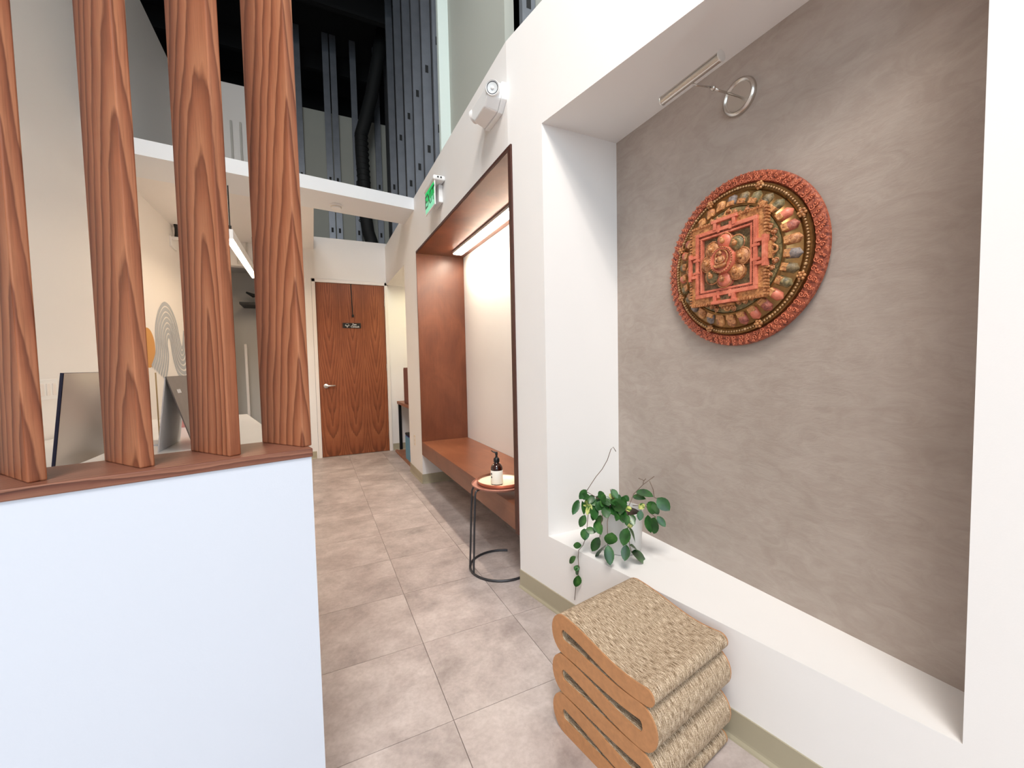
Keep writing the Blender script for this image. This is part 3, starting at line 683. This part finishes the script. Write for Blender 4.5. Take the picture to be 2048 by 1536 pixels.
# ------------------------------------------------------------------ cardboard stool
SA = math.atan(TB)      # parallel to the angled wall
SD, SW = 0.405, 0.385   # along wall, across
stl = thing('cardboard_stool', 'wavy layered corrugated cardboard stool in front of the white wall', 'stool', (0.9475, 1.035, 0), 0)
ex = Vector((math.sin(SA), -math.cos(SA), 0))   # along the wave, far end -> near end
ey = Vector((math.cos(SA), math.sin(SA), 0))    # across, towards the wall
T_ = 0.0490; SM, BG = 0.0505, 0.0855
zl, zr = [0.0]*6, [0.0]*6
zl[5] = T_/2; zr[5] = T_/2
for i in range(4, -1, -1):
    big_left = (i % 2 == 0)      # bands 0-1, 2-3, 4-5 join at the far (left) end
    zl[i] = zl[i+1] + (BG if big_left else SM); zr[i] = zr[i+1] + (SM if big_left else BG)
L = SD
def band_z(i, s_):
    u_ = min(1, max(0, s_/L)); e_ = u_*u_*(3-2*u_)
    z_ = zl[i]*(1-e_) + zr[i]*e_
    z_ += (1-i/5)*(-0.010*math.sin(PI*u_) + 0.006*math.sin(2*PI*u_))
    return z_
path = []
r_end = 0.0
inset = T_/2 + 0.012
for i in range(6):
    rng = [inset + 0.012 + (L-2*inset-0.024)*q/22 for q in range(23)]
    if i % 2 == 0: rng = rng[::-1]       # start at near end for the top band
    if i == 0: rng = [L - T_/2] + rng
    if i == 5: rng = rng + [L - T_/2]
    pts = [(s_, band_z(i, s_)) for s_ in rng]
    if i > 0:
        a_ = path[-1]; b_ = pts[0]; cz = (a_[1]+b_[1])/2; rz = abs(a_[1]-b_[1])/2; sgn = -1 if a_[0] < L/2 else 1; cx_ = (a_[0]+b_[0])/2
        for q in range(1, 12):
            an = PI*q/12; path.append((cx_ + sgn*inset*0.95*math.sin(an), cz + rz*math.cos(an)))
    path += pts
# offset the centre line both ways
def offset(path, d):
    out = []
    for i, p in enumerate(path):
        a_ = path[max(0, i-1)]; b_ = path[min(len(path)-1, i+1)]
        tx, tz = b_[0]-a_[0], b_[1]-a_[1]; ln = math.hypot(tx, tz) or 1
        out.append((p[0] - tz/ln*d, p[1] + tx/ln*d))
    return out
lo, hi = offset(path, T_/2*0.985), offset(path, -T_/2*0.985)
def capround(p_in, frm, to):
    cx_, cz_ = p_in; a0 = math.atan2(frm[1]-cz_, frm[0]-cx_); res = []
    for q in range(1, 8):
        an = a0 - PI*q/8; res.append((cx_ + T_/2*0.985*math.cos(an), cz_ + T_/2*0.985*math.sin(an)))
    return res
end1 = capround(path[-1], lo[-1], hi[-1]); end0 = capround(path[0], hi[0], lo[0])
outline = lo + end1 + hi[::-1] + end0
nP, npth = len(outline), len(path)
def to3(p, yv): q = ex*(p[0]-L/2) + ey*yv; return (q.x, q.y, max(p[1]*1.03, 0.0005))
me = bpy.data.meshes.new('cardboard_body'); bm = bmesh.new(); uvl = bm.loops.layers.uv.new('uv')
va = [bm.verts.new(to3(p, -SW/2)) for p in outline]; vb = [bm.verts.new(to3(p, SW/2)) for p in outline]
acc = 0
for i in range(nP):
    j = (i+1) % nP; dl = math.hypot(outline[j][0]-outline[i][0], outline[j][1]-outline[i][1])
    f = bm.faces.new((va[i], va[j], vb[j], vb[i])); f.smooth = True
    for lp, uv in zip(f.loops, ((acc, 0), (acc+dl, 0), (acc+dl, SW), (acc, SW))): lp[uvl].uv = uv
    acc += dl
bmesh.ops.recalc_face_normals(bm, faces=bm.faces); bm.to_mesh(me); bm.free(); me.materials.append(M['cardboard'])
cb_ = bpy.data.objects.new('cardboard_body', me); C.objects.link(cb_); cb_.parent = stl
def side_panel(y0, y1):
    mb = MB(); 
    A = [to3(lo[i], y0) for i in range(npth)]; B = [to3(hi[i], y0) for i in range(npth)]
    A2 = [to3(lo[i], y1) for i in range(npth)]; B2 = [to3(hi[i], y1) for i in range(npth)]
    n = npth; mb.v = A + B + A2 + B2
    for i in range(n-1):
        mb.f += [(i, i+1, n+i+1, n+i), (2*n+i, 3*n+i, 3*n+i+1, 2*n+i+1), (i, 2*n+i, 2*n+i+1, i+1), (n+i, n+i+1, 3*n+i+1, 3*n+i)]
    for e_, idx in ((end1, n-1), (end0, 0)):
        pa = [to3(p, y0) for p in e_]; pb = [to3(p, y1) for p in e_]; k = len(mb.v); q = len(e_)
        mb.v += pa + pb
        s0, s1 = (idx, n+idx) if e_ is end1 else (n+idx, idx)
        mb.f.append(tuple([s0] + list(range(k, k+q)) + [s1])); mb.f.append(tuple([2*n+s0] + list(range(k+q, k+2*q)) + [2*n+s1])[::-1])
        ring0 = [s0] + list(range(k, k+q)) + [s1]; ring1 = [2*n+s0] + list(range(k+q, k+2*q)) + [2*n+s1]
        for z in range(len(ring0)-1): mb.f.append((ring0[z], ring1[z], ring1[z+1], ring0[z+1]))
    return mb
side_panel(-SW/2-0.005, -SW/2).build('side_panel', 'hardboard', stl)
side_panel(SW/2, SW/2+0.005).build('side_panel', 'hardboard', stl)

# ------------------------------------------------------------------ side table, tray and pump bottle
TC = (1.02, 2.33)
tb = thing('side_table', 'small round copper side table with open wire ring base by the bench', 'side table', TC + (0,))
m = MB(); a0, a1 = math.radians(55), math.radians(55+318)
m.tube([(0.2*math.cos(a0+(a1-a0)*k/40), 0.2*math.sin(a0+(a1-a0)*k/40), 0.0075) for k in range(41)], 0.0072, 8); m.build('base_ring', 'grey_steel', tb, smooth=True, autosm=0.8)
for an in (160, 187):
    a_ = math.radians(an); r_ = 0.2; c_, s_ = math.cos(a_), math.sin(a_)
    m = MB(); m.tube([(r_*c_, r_*s_, 0.007), (0.188*c_, 0.188*s_, 0.28), (0.176*c_, 0.176*s_, 0.492), (0.168*c_, 0.168*s_, 0.509), (0.150*c_, 0.150*s_, 0.514), (0.06*c_, 0.06*s_, 0.514)], 0.0062, 8); m.build('leg', 'grey_steel', tb, smooth=True, autosm=0.8)
MB().lathe([(0, 0.5205), (0.164, 0.5205), (0.174, 0.526), (0.178, 0.536), (0.175, 0.537), (0.171, 0.530), (0, 0.528)], 56).build('table_top', 'copper_dull', tb, smooth=True, autosm=0.9)
ty = thing('serving_tray', 'round copper tray on the small side table', 'tray', (1.03, 2.335, 0.5285))
MB().lathe([(0, 0.0), (0.138, 0.0), (0.148, 0.008), (0.153, 0.026), (0.150, 0.027), (0.145, 0.012)], 56).build('rim', 'copper', ty, smooth=True, autosm=0.9)
MB().lathe([(0, 0.004), (0.138, 0.004), (0.146, 0.012), (0.1455, 0.0105), (0.138, 0.002), (0, 0.002)], 56).build('inner_face', 'tray_inside', ty, smooth=True, autosm=0.9)
bt = thing('pump_bottle', 'amber pump bottle with white label on the copper tray', 'bottle', (0.985, 2.298, 0.5328), -0.3)
MB().lathe([(0, 0), (0.034, 0), (0.0365, 0.003), (0.0365, 0.103), (0.034, 0.114), (0.026, 0.126), (0.016, 0.134), (0.0145, 0.138), (0.0145, 0.146), (0, 0.146)], 32).build('glass', 'amber_glass', bt, smooth=True, autosm=0.9)
lb = MB().lathe([(0.0369, 0.010), (0.0372, 0.0105), (0.0372, 0.092), (0.0369, 0.0925)], 32); lb.f = lb.f[:-2] if len(lb.f[-1]) > 4 else lb.f
lbo = lb.build('label', 'label_paper', bt, smooth=True)
for zz in (0.072, 0.052):
    k_ = MB().lathe([(0, 0), (0.006, 0), (0.006, 0.0006), (0, 0.0006)], 10).build('printed_mark', 'ink', lbo)
    an = math.radians(205); k_.location = (0.0372*math.cos(an), 0.0372*math.sin(an), zz); k_.rotation_euler = (0, PI/2, an)
MB().lathe([(0, 0.140), (0.017, 0.140), (0.0185, 0.144), (0.0185, 0.160), (0.015, 0.166), (0.008, 0.170), (0.0065, 0.182), (0.0085, 0.186), (0.0085, 0.199), (0.006, 0.203), (0, 0.203)], 20).build('pump', 'black_plastic', bt, smooth=True, autosm=0.7)
MB().tube([(0, 0, 0.196), (-0.018, 0.012, 0.201), (-0.030, 0.020, 0.208)], [0.006, 0.0042, 0.003], 8).build('nozzle', 'black_plastic', bt, smooth=True)

# ------------------------------------------------------------------ potted trailing plant on the niche sill
PX, PY, PZ = 1.298, 1.535, ZS
pt_ = thing('potted_plant', 'trailing green wax plant in a white pot on the niche sill', 'plant', (PX, PY, PZ))
MB().lathe([(0, 0.0), (0.086, 0.0), (0.096, 0.008), (0.105, 0.17), (0.106, 0.192), (0.099, 0.193), (0.097, 0.172), (0, 0.172)], 48).build('pot', 'pot_glaze', pt_, smooth=True, autosm=0.9)
MB().lathe([(0, 0.170), (0.096, 0.168), (0.097, 0.172), (0.05, 0.180), (0, 0.182)], 24).build('soil', 'soil', pt_, smooth=True)
def at(u, v, depth):
    return Vector((0, 0, H)) + (CR*((u-1024)/FPX) - CU*((v-768)/FPX) + CF)*depth
def cp_(cx, cy, depth): return at(1080+cx/4.2675, 880+cy/4.2675, depth)
def leaf_depth(cx, cy):
    u = 1080+cx/4.2675; v = 880+cy/4.2675
    if cx < 400 and cy > 780:       # hanging over the sill edge, just in front of the wall
        d0 = CR*((u-1024)/FPX) - CU*((v-768)/FPX) + CF
        nrm = Vector((1, TB, 0)); return (Vector((X1, YK, 0)) - Vector((0,0,H))).dot(nrm)/d0.dot(nrm) - 0.03
    d = 1.90
    if 520 < cx < 830: d = 1.94 - 0.17*math.sqrt(max(0, 1-((cx-690)/200)**2))*min(1, max(0.3, (cy-420)/260))
    elif cx >= 830: d = 1.84
    return d
LV = [(395,425,335,505,50,0),(330,510,278,640,48,0),(345,480,428,482,45,0),(360,520,378,640,32,0),(432,508,372,562,46,1),(430,540,400,640,46,1),(480,520,430,620,60,0),(385,640,340,745,50,0),
(390,762,480,785,48,0),(378,755,385,858,62,0),(355,900,282,900,42,0),(305,995,248,1052,40,0),(338,1108,288,1080,44,0),(322,1150,306,1092,36,0),(330,1155,305,1257,56,0),(530,520,490,604,70,0),
(545,450,500,495,60,0),(590,460,645,512,40,1),(610,418,665,502,45,0),(565,515,525,570,60,0),(600,540,748,562,72,0),(570,560,685,652,58,0),(560,570,570,668,62,0),(680,520,746,495,40,0),(690,500,742,545,52,0),
(620,540,705,600,60,0),(700,590,710,708,60,0),(760,640,803,732,50,0),(745,640,740,732,42,0),(515,640,500,728,58,0),(475,690,522,808,62,0),(505,830,443,952,62,0),(615,790,590,895,92,0),(570,895,473,1012,62,0),
(580,895,600,1072,66,0),(745,750,708,905,76,0),(760,755,817,877,62,0),(738,895,722,1034,60,0),(780,955,914,1048,78,0),(768,900,845,955,52,0),(820,435,967,482,62,0),(790,480,902,502,42,0),(1000,495,1108,604,82,0),
(910,545,988,625,72,0),(920,640,945,795,62,0),(980,660,968,803,78,0),(1000,650,1072,742,46,0),(850,545,888,588,52,1),(735,560,762,612,52,1),(745,700,792,742,50,1),(450,560,472,682,62,0),(920,530,1003,592,52,0),
(430,500,470,560,50,0),(650,500,690,560,60,0),(580,480,560,540,50,0),(720,560,680,640,50,0),(480,480,520,530,50,0),(455,470,415,545,48,0),(540,500,590,560,56,0),(640,470,690,520,50,0),(660,600,650,690,50,0),(600,600,540,650,50,0),(470,600,450,690,44,0),(710,480,760,520,44,0),(590,500,640,560,56,0),(520,470,560,520,52,0),(860,600,850,690,44,0),(960,540,1010,640,48,0),(800,640,770,720,46,0),(690,640,720,700,46,0)]
lm = None
def leaf_mesh():
    mb = MB(); n = 7; ws = [0.05, 0.62, 0.93, 1.0, 0.86, 0.52, 0.0]; ys = [0, 0.14, 0.32, 0.5, 0.68, 0.86, 1.0]
    for i in range(n):
        zc = -0.10*(ys[i]-0.3)**2
        mb.v += [(-0.5*ws[i], ys[i], zc+0.10*ws[i]), (0, ys[i], zc), (0.5*ws[i], ys[i], zc+0.10*ws[i])]
    for i in range(n-1):
        for k in (0, 1): mb.f.append((3*i+k, 3*i+k+1, 3*i+k+4, 3*i+k+3))
    return mb
for (x0, y0, x1, y1, wd_, var) in LV:
    d0 = leaf_depth(x0, y0)
    jit = random.uniform(-0.015, 0.015); tl = random.uniform(-0.035, 0.02)
    if x0 < 400 and y0 > 780: jit = 0; tl = random.uniform(-0.025, -0.005)
    A_ = cp_(x0, y0, d0+jit); B_ = cp_(x1, y1, leaf_depth(x1, y1) + jit + tl)
    yv = B_ - A_; ln = yv.length; yv.normalize()
    nrm = (Vector((0, 0, H)) - A_).normalized() + Vector((random.uniform(-.5, .5), random.uniform(-.5, .5), random.uniform(-.2, .6)))
    xv = yv.cross(nrm).normalized(); zv = xv.cross(yv)
    wid = wd_/4.2675/FPX*d0*1.3
    if lm is None:
        o = leaf_mesh().build('leaf', None, pt_, smooth=True); lm = o.data; lm2 = lm.copy(); lm.materials.append(M['leaf']); lm2.materials.append(M['leaf_variegated'])
        if var: o.data = lm2
    else:
        o = bpy.data.objects.new('leaf', lm2 if var else lm); C.objects.link(o); o.parent = pt_
    p_ = A_ - Vector((PX, PY, PZ))
    o.matrix_local = Matrix(((xv.x*wid, yv.x*ln, zv.x*ln*0.6, p_.x), (xv.y*wid, yv.y*ln, zv.y*ln*0.6, p_.y), (xv.z*wid, yv.z*ln, zv.z*ln*0.6, p_.z), (0, 0, 0, 1)))
STEMS = [[(395,440),(440,370),(480,310),(530,250),(575,170),(605,80),(625,60),(648,98)], [(640,560),(520,500),(420,500),(410,640),(400,760),(385,850),(365,900),(330,940),(325,1000),(330,1090),(325,1150),(305,1260),(295,1365)],
 [(700,570),(760,560),(800,460),(880,380),(975,310)], [(880,375),(885,345),(840,325)], [(885,350),(903,330)], [(935,350),(965,420),(975,490),(1000,500)], [(620,560),(540,570),(525,700),(510,830)], [(600,560),(575,700),(578,895)],
 [(720,580),(740,600),(750,750),(765,900),(780,958)], [(790,560),(900,560),(960,640),(990,660)], [(500,500),(395,440),(340,490)], [(690,560),(620,500),(600,420)]]
for s_ in STEMS:
    pts = []
    for (cx, cy) in s_: pts.append(cp_(cx, cy, leaf_depth(cx, cy)+0.004) - Vector((PX, PY, PZ)))
    MB().tube(pts, 0.0016, 5).build('stem', 'stem', pt_, smooth=True)

# ------------------------------------------------------------------ reception: pendant, mural, desk and desk things
pn = thing('pendant_light', 'white linear pendant light with warm glowing underside over the reception', 'pendant light', (-0.625, 5.24, 2.42))
MB().box(-0.03, 0.03, -0.86, 0.86, 0.0, 0.085).build('housing', 'white_plastic', pn, bevel=0.003)
MB().box(-0.027, 0.027, -0.856, 0.856, -0.012, -0.0005).build('diffuser', 'pendant_warm', pn)
for b in (-0.80, 0.80):
    MB().tube([(0, b, 0.085), (0, b, 0.48)], 0.005, 6).build('cable', 'ink', pn)
    MB().lathe([(0, 0.085), (0.012, 0.085), (0.012, 0.13), (0, 0.13)], 10, (0, b, 0)).build('grip', 'ink', pn)
wc = thing('wall_bracket', 'small white wall bracket with curled black cable on the reception wall', 'bracket', (XL, 5.86, 2.70))
MB().box(0, 0.02, -0.09, 0.12, -0.06, 0.06).build('base', 'white_plastic', wc, bevel=0.003); MB().box(0.02, 0.16, -0.09, -0.05, 0.02, 0.05).build('arm', 'white_plastic', wc, bevel=0.003)
MB().tube([(0.03, 0.06, 0.05), (0.04, 0.05, 0.12), (0.05, 0.01, 0.17), (0.05, -0.03, 0.21), (0.05, -0.01, 0.26), (0.05, 0.05, 0.26), (0.05, 0.07, 0.22)], 0.022, 8).build('cable', 'ink', wc, smooth=True)
# mural lines painted on the left wall
def wl_(cx, cy):
    u = 270+cx/8.533; v = 580+cy/8.533; d = CR*((u-1024)/FPX) - CU*((v-768)/FPX) + CF; tq = XL/d.x
    return (tq*d.y, H+tq*d.z)
O_ = [(290,1310),(350,1130),(365,950),(350,700),(375,480),(430,310),(500,235),(580,290),(650,420),(705,580),(745,780),(775,930),(797,990),(818,930),(830,700)]
I_ = [(520,1530),(555,1330),(570,1120),(548,950),(545,870),(555,815),(572,790),(592,815),(610,880),(628,1000),(660,1180),(720,1380),(800,1480),(880,1500),(960,1400)]
mu = thing('wall_mural', 'painted mural of grey nested wave lines and an orange disc on reception wall', 'mural', (XL, 5.4, 1.6))
def catmull(p, n=8):
    out = []
    for i in range(len(p)-1):
        p0, p1, p2, p3 = p[max(0, i-1)], p[i], p[i+1], p[min(len(p)-1, i+2)]
        for q in range(n):
            t_ = q/n
            out.append(tuple(0.5*((2*p1[k])+(-p0[k]+p2[k])*t_+(2*p0[k]-5*p1[k]+4*p2[k]-p3[k])*t_*t_+(-p0[k]+3*p1[k]-3*p2[k]+p3[k])*t_**3) for k in range(2)))
    return out + [p[-1]]
for k in range(7):
    f_ = k/6; ctl = [wl_(a[0]*(1-f_)+b[0]*f_, a[1]*(1-f_)+b[1]*f_) for a, b in zip(O_, I_)]
    ln_ = catmull(ctl, 6); m = MB(); n = len(ln_); hw = 0.021
    for i, p in enumerate(ln_):
        a_ = ln_[max(0, i-1)]; b_ = ln_[min(n-1, i+1)]; ty_, tz_ = b_[0]-a_[0], b_[1]-a_[1]; q = math.hypot(ty_, tz_) or 1
        for sg_ in (-1, 1):
            yy = p[0]-tz_/q*hw*sg_; zz = p[1]+ty_/q*hw*sg_
            m.v += [(0.0015, min(yy, YE-0.003)-5.4, zz-1.6)]
    m.f = [(2*i, 2*i+1, 2*i+3, 2*i+2) for i in range(n-1)]
    m.build('wave_line', 'mural_grey', mu)
cy_, cz_ = wl_(225, 985); ye_, _ = wl_(343, 985); rr_ = ye_-cy_
m = MB(); m.v = [(0.0012, cy_-5.4+rr_*math.cos(2*PI*k/40), cz_-1.6+rr_*math.sin(2*PI*k/40)) for k in range(40)]; m.f = [tuple(range(40))]; m.build('disc', 'mural_orange', mu)
# switches
sw = thing('light_switch', 'white three-gang light switch plate on the reception wall', 'switch', (XL, 3.26, 1.180))
MB().box(0, 0.006, -0.105, 0.105, -0.058, 0.058).build('plate', 'white_plastic', sw, bevel=0.002)
for yy in (-0.06, 0, 0.06): MB().box(0.006, 0.010, yy-0.017, yy+0.017, -0.034, 0.034).build('rocker', 'trim_white', sw, bevel=0.0015)
# desk
ds = thing('reception_desk', 'white quartz topped reception desk behind the slat screen', 'desk', (-0.7, 2.9, 0))
dx = lambda y: -0.336 - (y-3.23)*0.226
m = MB(); m.prism([(XL+0.02+0.7, 2.0-2.9), (dx(2.0)+0.7, 2.0-2.9), (dx(4.02)+0.7, 4.02-2.9), (XL+0.02+0.7, 4.02-2.9)], 0.865, 0.90); m.build('worktop', 'quartz', ds, bevel=0.002)
m = MB(); m.prism([(XL+0.06+0.7, 2.06-2.9), (dx(2.06)+0.64, 2.06-2.9), (dx(3.95)+0.64, 3.95-2.9), (XL+0.06+0.7, 3.95-2.9)], 0, 0.865); m.build('body', 'white_paint', ds)
# monitor seen from behind
mo = thing('computer_monitor', 'silver all-in-one computer seen from behind through the slats', 'computer', (-0.80, 2.23, 0.90))
m = MB(); nY, nZ = 12, 10; Wm, Hm = 0.53, 0.345; lean = math.radians(7)
def mon(yy, zz, dpt): return (dpt*math.cos(lean) + zz*math.sin(lean) - 0.03, yy, 0.03 + zz*math.cos(lean) - dpt*math.sin(lean))
for i in range(nY+1):
    for j in range(nZ+1):
        a_ = i/nY*2-1; b_ = j/nZ*2-1
        bulge = 0.038*max(0, (1-abs(a_)**2.2))*max(0, (1-abs(b_*0.95+0.05)**2.4)) + 0.004
        m.v.append(mon(a_*Wm/2, (b_+1)/2*Hm, bulge))
for i in range(nY):
    for j in range(nZ): m.f.append((i*(nZ+1)+j, (i+1)*(nZ+1)+j, (i+1)*(nZ+1)+j+1, i*(nZ+1)+j+1))
n0 = len(m.v); ring = [i*(nZ+1) for i in range(nY+1)] + [nY*(nZ+1)+j for j in range(1, nZ+1)] + [i*(nZ+1)+nZ for i in range(nY-1, -1, -1)] + [j for j in range(nZ-1, 0, -1)]
m.build('rear_shell', 'aluminium', mo, smooth=True)
m = MB()
m.v = [mon(a_*(Wm/2+0.001), z_, d_) for d_ in (-0.006, 0.0025) for a_, z_ in ((-1, -0.001), (1, -0.001), (1, Hm+0.001), (-1, Hm+0.001))]
m.f = [(0,1,2,3),(4,7,6,5),(0,4,5,1),(1,5,6,2),(2,6,7,3),(3,7,4,0)]; m.build('screen_edge', 'bezel', mo)
m = MB(); m.box(-0.005, 0.12, -0.09, 0.09, 0, 0.006); m.tube([(0.10, 0, 0.006), (0.075, 0, 0.08), (0.045, 0, 0.17)], [0.02, 0.017, 0.015], 10); m.build('stand', 'aluminium', mo)
# tent card
tc_ = thing('tent_card', 'folded table tent card, white inside and dark grey outside, on the desk', 'card', (-0.60, 2.57, 0.90))
m = MB(); m.v = [(-0.065, -0.17, 0.0), (-0.065, 0.17, 0.0), (-0.022, 0.17, 0.345), (-0.022, -0.17, 0.345), (-0.060, -0.17, 0.0), (-0.060, 0.17, 0.0), (-0.018, 0.17, 0.345), (-0.018, -0.17, 0.345)]
m.f = [(0,1,2,3),(4,7,6,5),(0,4,5,1),(1,5,6,2),(2,6,7,3),(3,7,4,0)]; m.build('back_panel', 'card_white', tc_)
m = MB(); m.v = [(0.072, -0.17, 0.0), (0.072, 0.17, 0.0), (-0.020, 0.17, 0.345), (-0.020, -0.17, 0.345), (0.077, -0.17, 0.0), (0.077, 0.17, 0.0), (-0.016, 0.17, 0.347), (-0.016, -0.17, 0.347)]
m.f = [(0,1,2,3),(4,7,6,5),(0,4,5,1),(1,5,6,2),(2,6,7,3),(3,7,4,0)]; fp_ = m.build('front_panel', 'card_grey', tc_)
m = MB(); sl_ = -0.093/0.347
for q in range(5): 
    yy = -0.10 + q*0.012; zz = 0.265; xx = 0.0775 + sl_*zz + 0.0015
    m.v += [(xx, yy, zz), (xx, yy+0.008, zz), (xx+sl_*0.018, yy+0.008, zz+0.018), (xx+sl_*0.018, yy, zz+0.018)]; k = len(m.v)-4; m.f.append((k, k+1, k+2, k+3))
m.build('small_print', 'card_white', fp_)
m = MB(); m.tube([(0.0775+sl_*z_+0.001, y_, z_) for y_, z_ in [(0.09, 0.20), (0.04, 0.205), (0.02, 0.18), (0.05, 0.165), (0.09, 0.15), (0.02, 0.125), (-0.02, 0.11)]], 0.0016, 4); m.build('script_line', 'card_white', fp_)
ac = thing('sign_holder', 'upright thin clear sign holder seen edge-on beside the tent card', 'sign holder', (-0.735, 2.70, 0.90), math.atan2(2.70, -0.735))
MB().box(-0.09, 0.09, -0.003, 0.003, 0.006, 0.365).build('panel', 'acrylic_edge', ac); MB().box(-0.09, 0.09, -0.035, 0.035, 0, 0.006).build('foot', 'card_white', ac)
pc = thing('pink_box', 'small pink box on the desk seen through the tent card', 'box', (-0.80, 3.40, 0.90))
MB().box(-0.05, 0.05, -0.05, 0.05, 0, 0.17).build('carton', 'pink_card', pc, bevel=0.002); MB().box(-0.03, 0.03, -0.03, 0.03, 0.17, 0.20).build('lid', 'ink', pc, bevel=0.004)
# closet rod with dark bundle, casing and conduits
rd = thing('closet_shelf', 'black shelf in the recess behind the reception', 'shelf', (-0.66, 6.75, 2.16))
MB().box(-0.21, 0.22, -0.15, 0.28, -0.015, 0.015).build('board', 'ink', rd); MB().box(0.15, 0.17, 0.1, 0.29, -0.15, -0.015).build('bracket', 'black_metal', rd)
bd = thing('dark_bundle', 'dark crumpled bundle on the black closet shelf', 'bundle', (-0.62, 6.72, 2.175))
m = MB(); m.tube([(-0.18, 0, 0.15), (-0.10, 0.02, 0.11), (-0.02, 0.0, 0.12), (0.05, 0.02, 0.06), (0.10, 0, 0.05)], [0.012, 0.028, 0.022, 0.042, 0.02], 8); ball(m, (0.03, 0, 0.04), 0.04, 8, 6); m.build('cloth', 'duct_black', bd, smooth=True)
m = MB(); m.box(-0.87, -0.84, YE+0.5, YE+0.54, 0, 1.62); struct('trim_2', m, 'trim_white', 'white casing strip in the closet recess')
for k, xx in enumerate((-0.82, -0.72)):
    cd = tag(MB().tube([(xx, YE-0.02, 2.62), (xx, YE-0.02, 4.4)], 0.012, 8).build('conduit', 'grey_paint'), ['grey conduit on the tall reception rear wall nearer the pendant cable', 'grey conduit on the tall reception rear wall nearer the door'][k], 'conduit', 'conduits on the reception rear wall')

# ------------------------------------------------------------------ alcove beside the door
at_ = thing('alcove_table', 'narrow wood table on black steel legs in the lit alcove', 'table', (1.36, 5.75, 0))
MB().box(-0.26, 0.26, -0.55, 0.56, 0.705, 0.745).build('table_top', 'board_brown', at_, bevel=0.003)
for sx in (-0.225, 0.225):
    for sy in (-0.5, 0.53): MB().box(sx-0.02, sx+0.02, sy-0.02, sy+0.02, 0.018 if sx < 0 else 0, 0.705).build('leg', 'black_metal', at_)
wb = thing('wooden_cabinet', 'tall brown wooden box standing on the alcove table', 'box', (1.29, 5.60, 0.745))
MB().box(-0.16, 0.16, -0.28, 0.28, 0, 0.50).build('carcass', 'box_brown', wb, bevel=0.004); MB().box(-0.166, -0.16, -0.26, 0.26, 0.02, 0.48).build('door_panel', 'box_brown', wb, bevel=0.002)
bb = thing('blue_bin', 'blue bin with dark lid on the alcove floor board', 'bin', (1.19, 5.44, 0.018))
m = MB(); m.prism([(-0.12, -0.14), (0.12, -0.14), (0.12, 0.14), (-0.12, 0.14)], 0, 0.33); m.build('side_panel', 'blue_dark', bb, bevel=0.004); MB().box(-0.124, -0.12, -0.135, 0.135, 0.01, 0.32).build('pale_face', 'blue_light', bb)  # paler blue sheet over the corridor-facing side
MB().box(-0.125, 0.125, -0.145, 0.145, 0.33, 0.36).build('lid', 'dark_slot', bb, bevel=0.01)
fb = thing('floor_board', 'low brown wooden board on the alcove floor', 'board', (1.26, 5.68, 0))
MB().box(-0.22, 0.22, -0.55, 0.55, 0, 0.018).build('base', 'board_brown', fb, bevel=0.003); MB().box(-0.22, -0.18, -0.55, 0.55, 0.018, 0.032).build('lip', 'board_brown', fb, bevel=0.003)
al = thing('alcove_downlight', 'warm round downlight in the alcove ceiling', 'light', (1.36, 5.7, 2.466))
MB().lathe([(0.075, 0), (0.075, -0.006), (0.055, -0.008), (0.055, -0.001)], 24).build('trim_ring', 'trim_white', al); MB().lathe([(0, -0.0045), (0.055, -0.0045), (0.055, -0.002), (0, -0.002)], 24).build('lamp', 'alcove_warm', al)
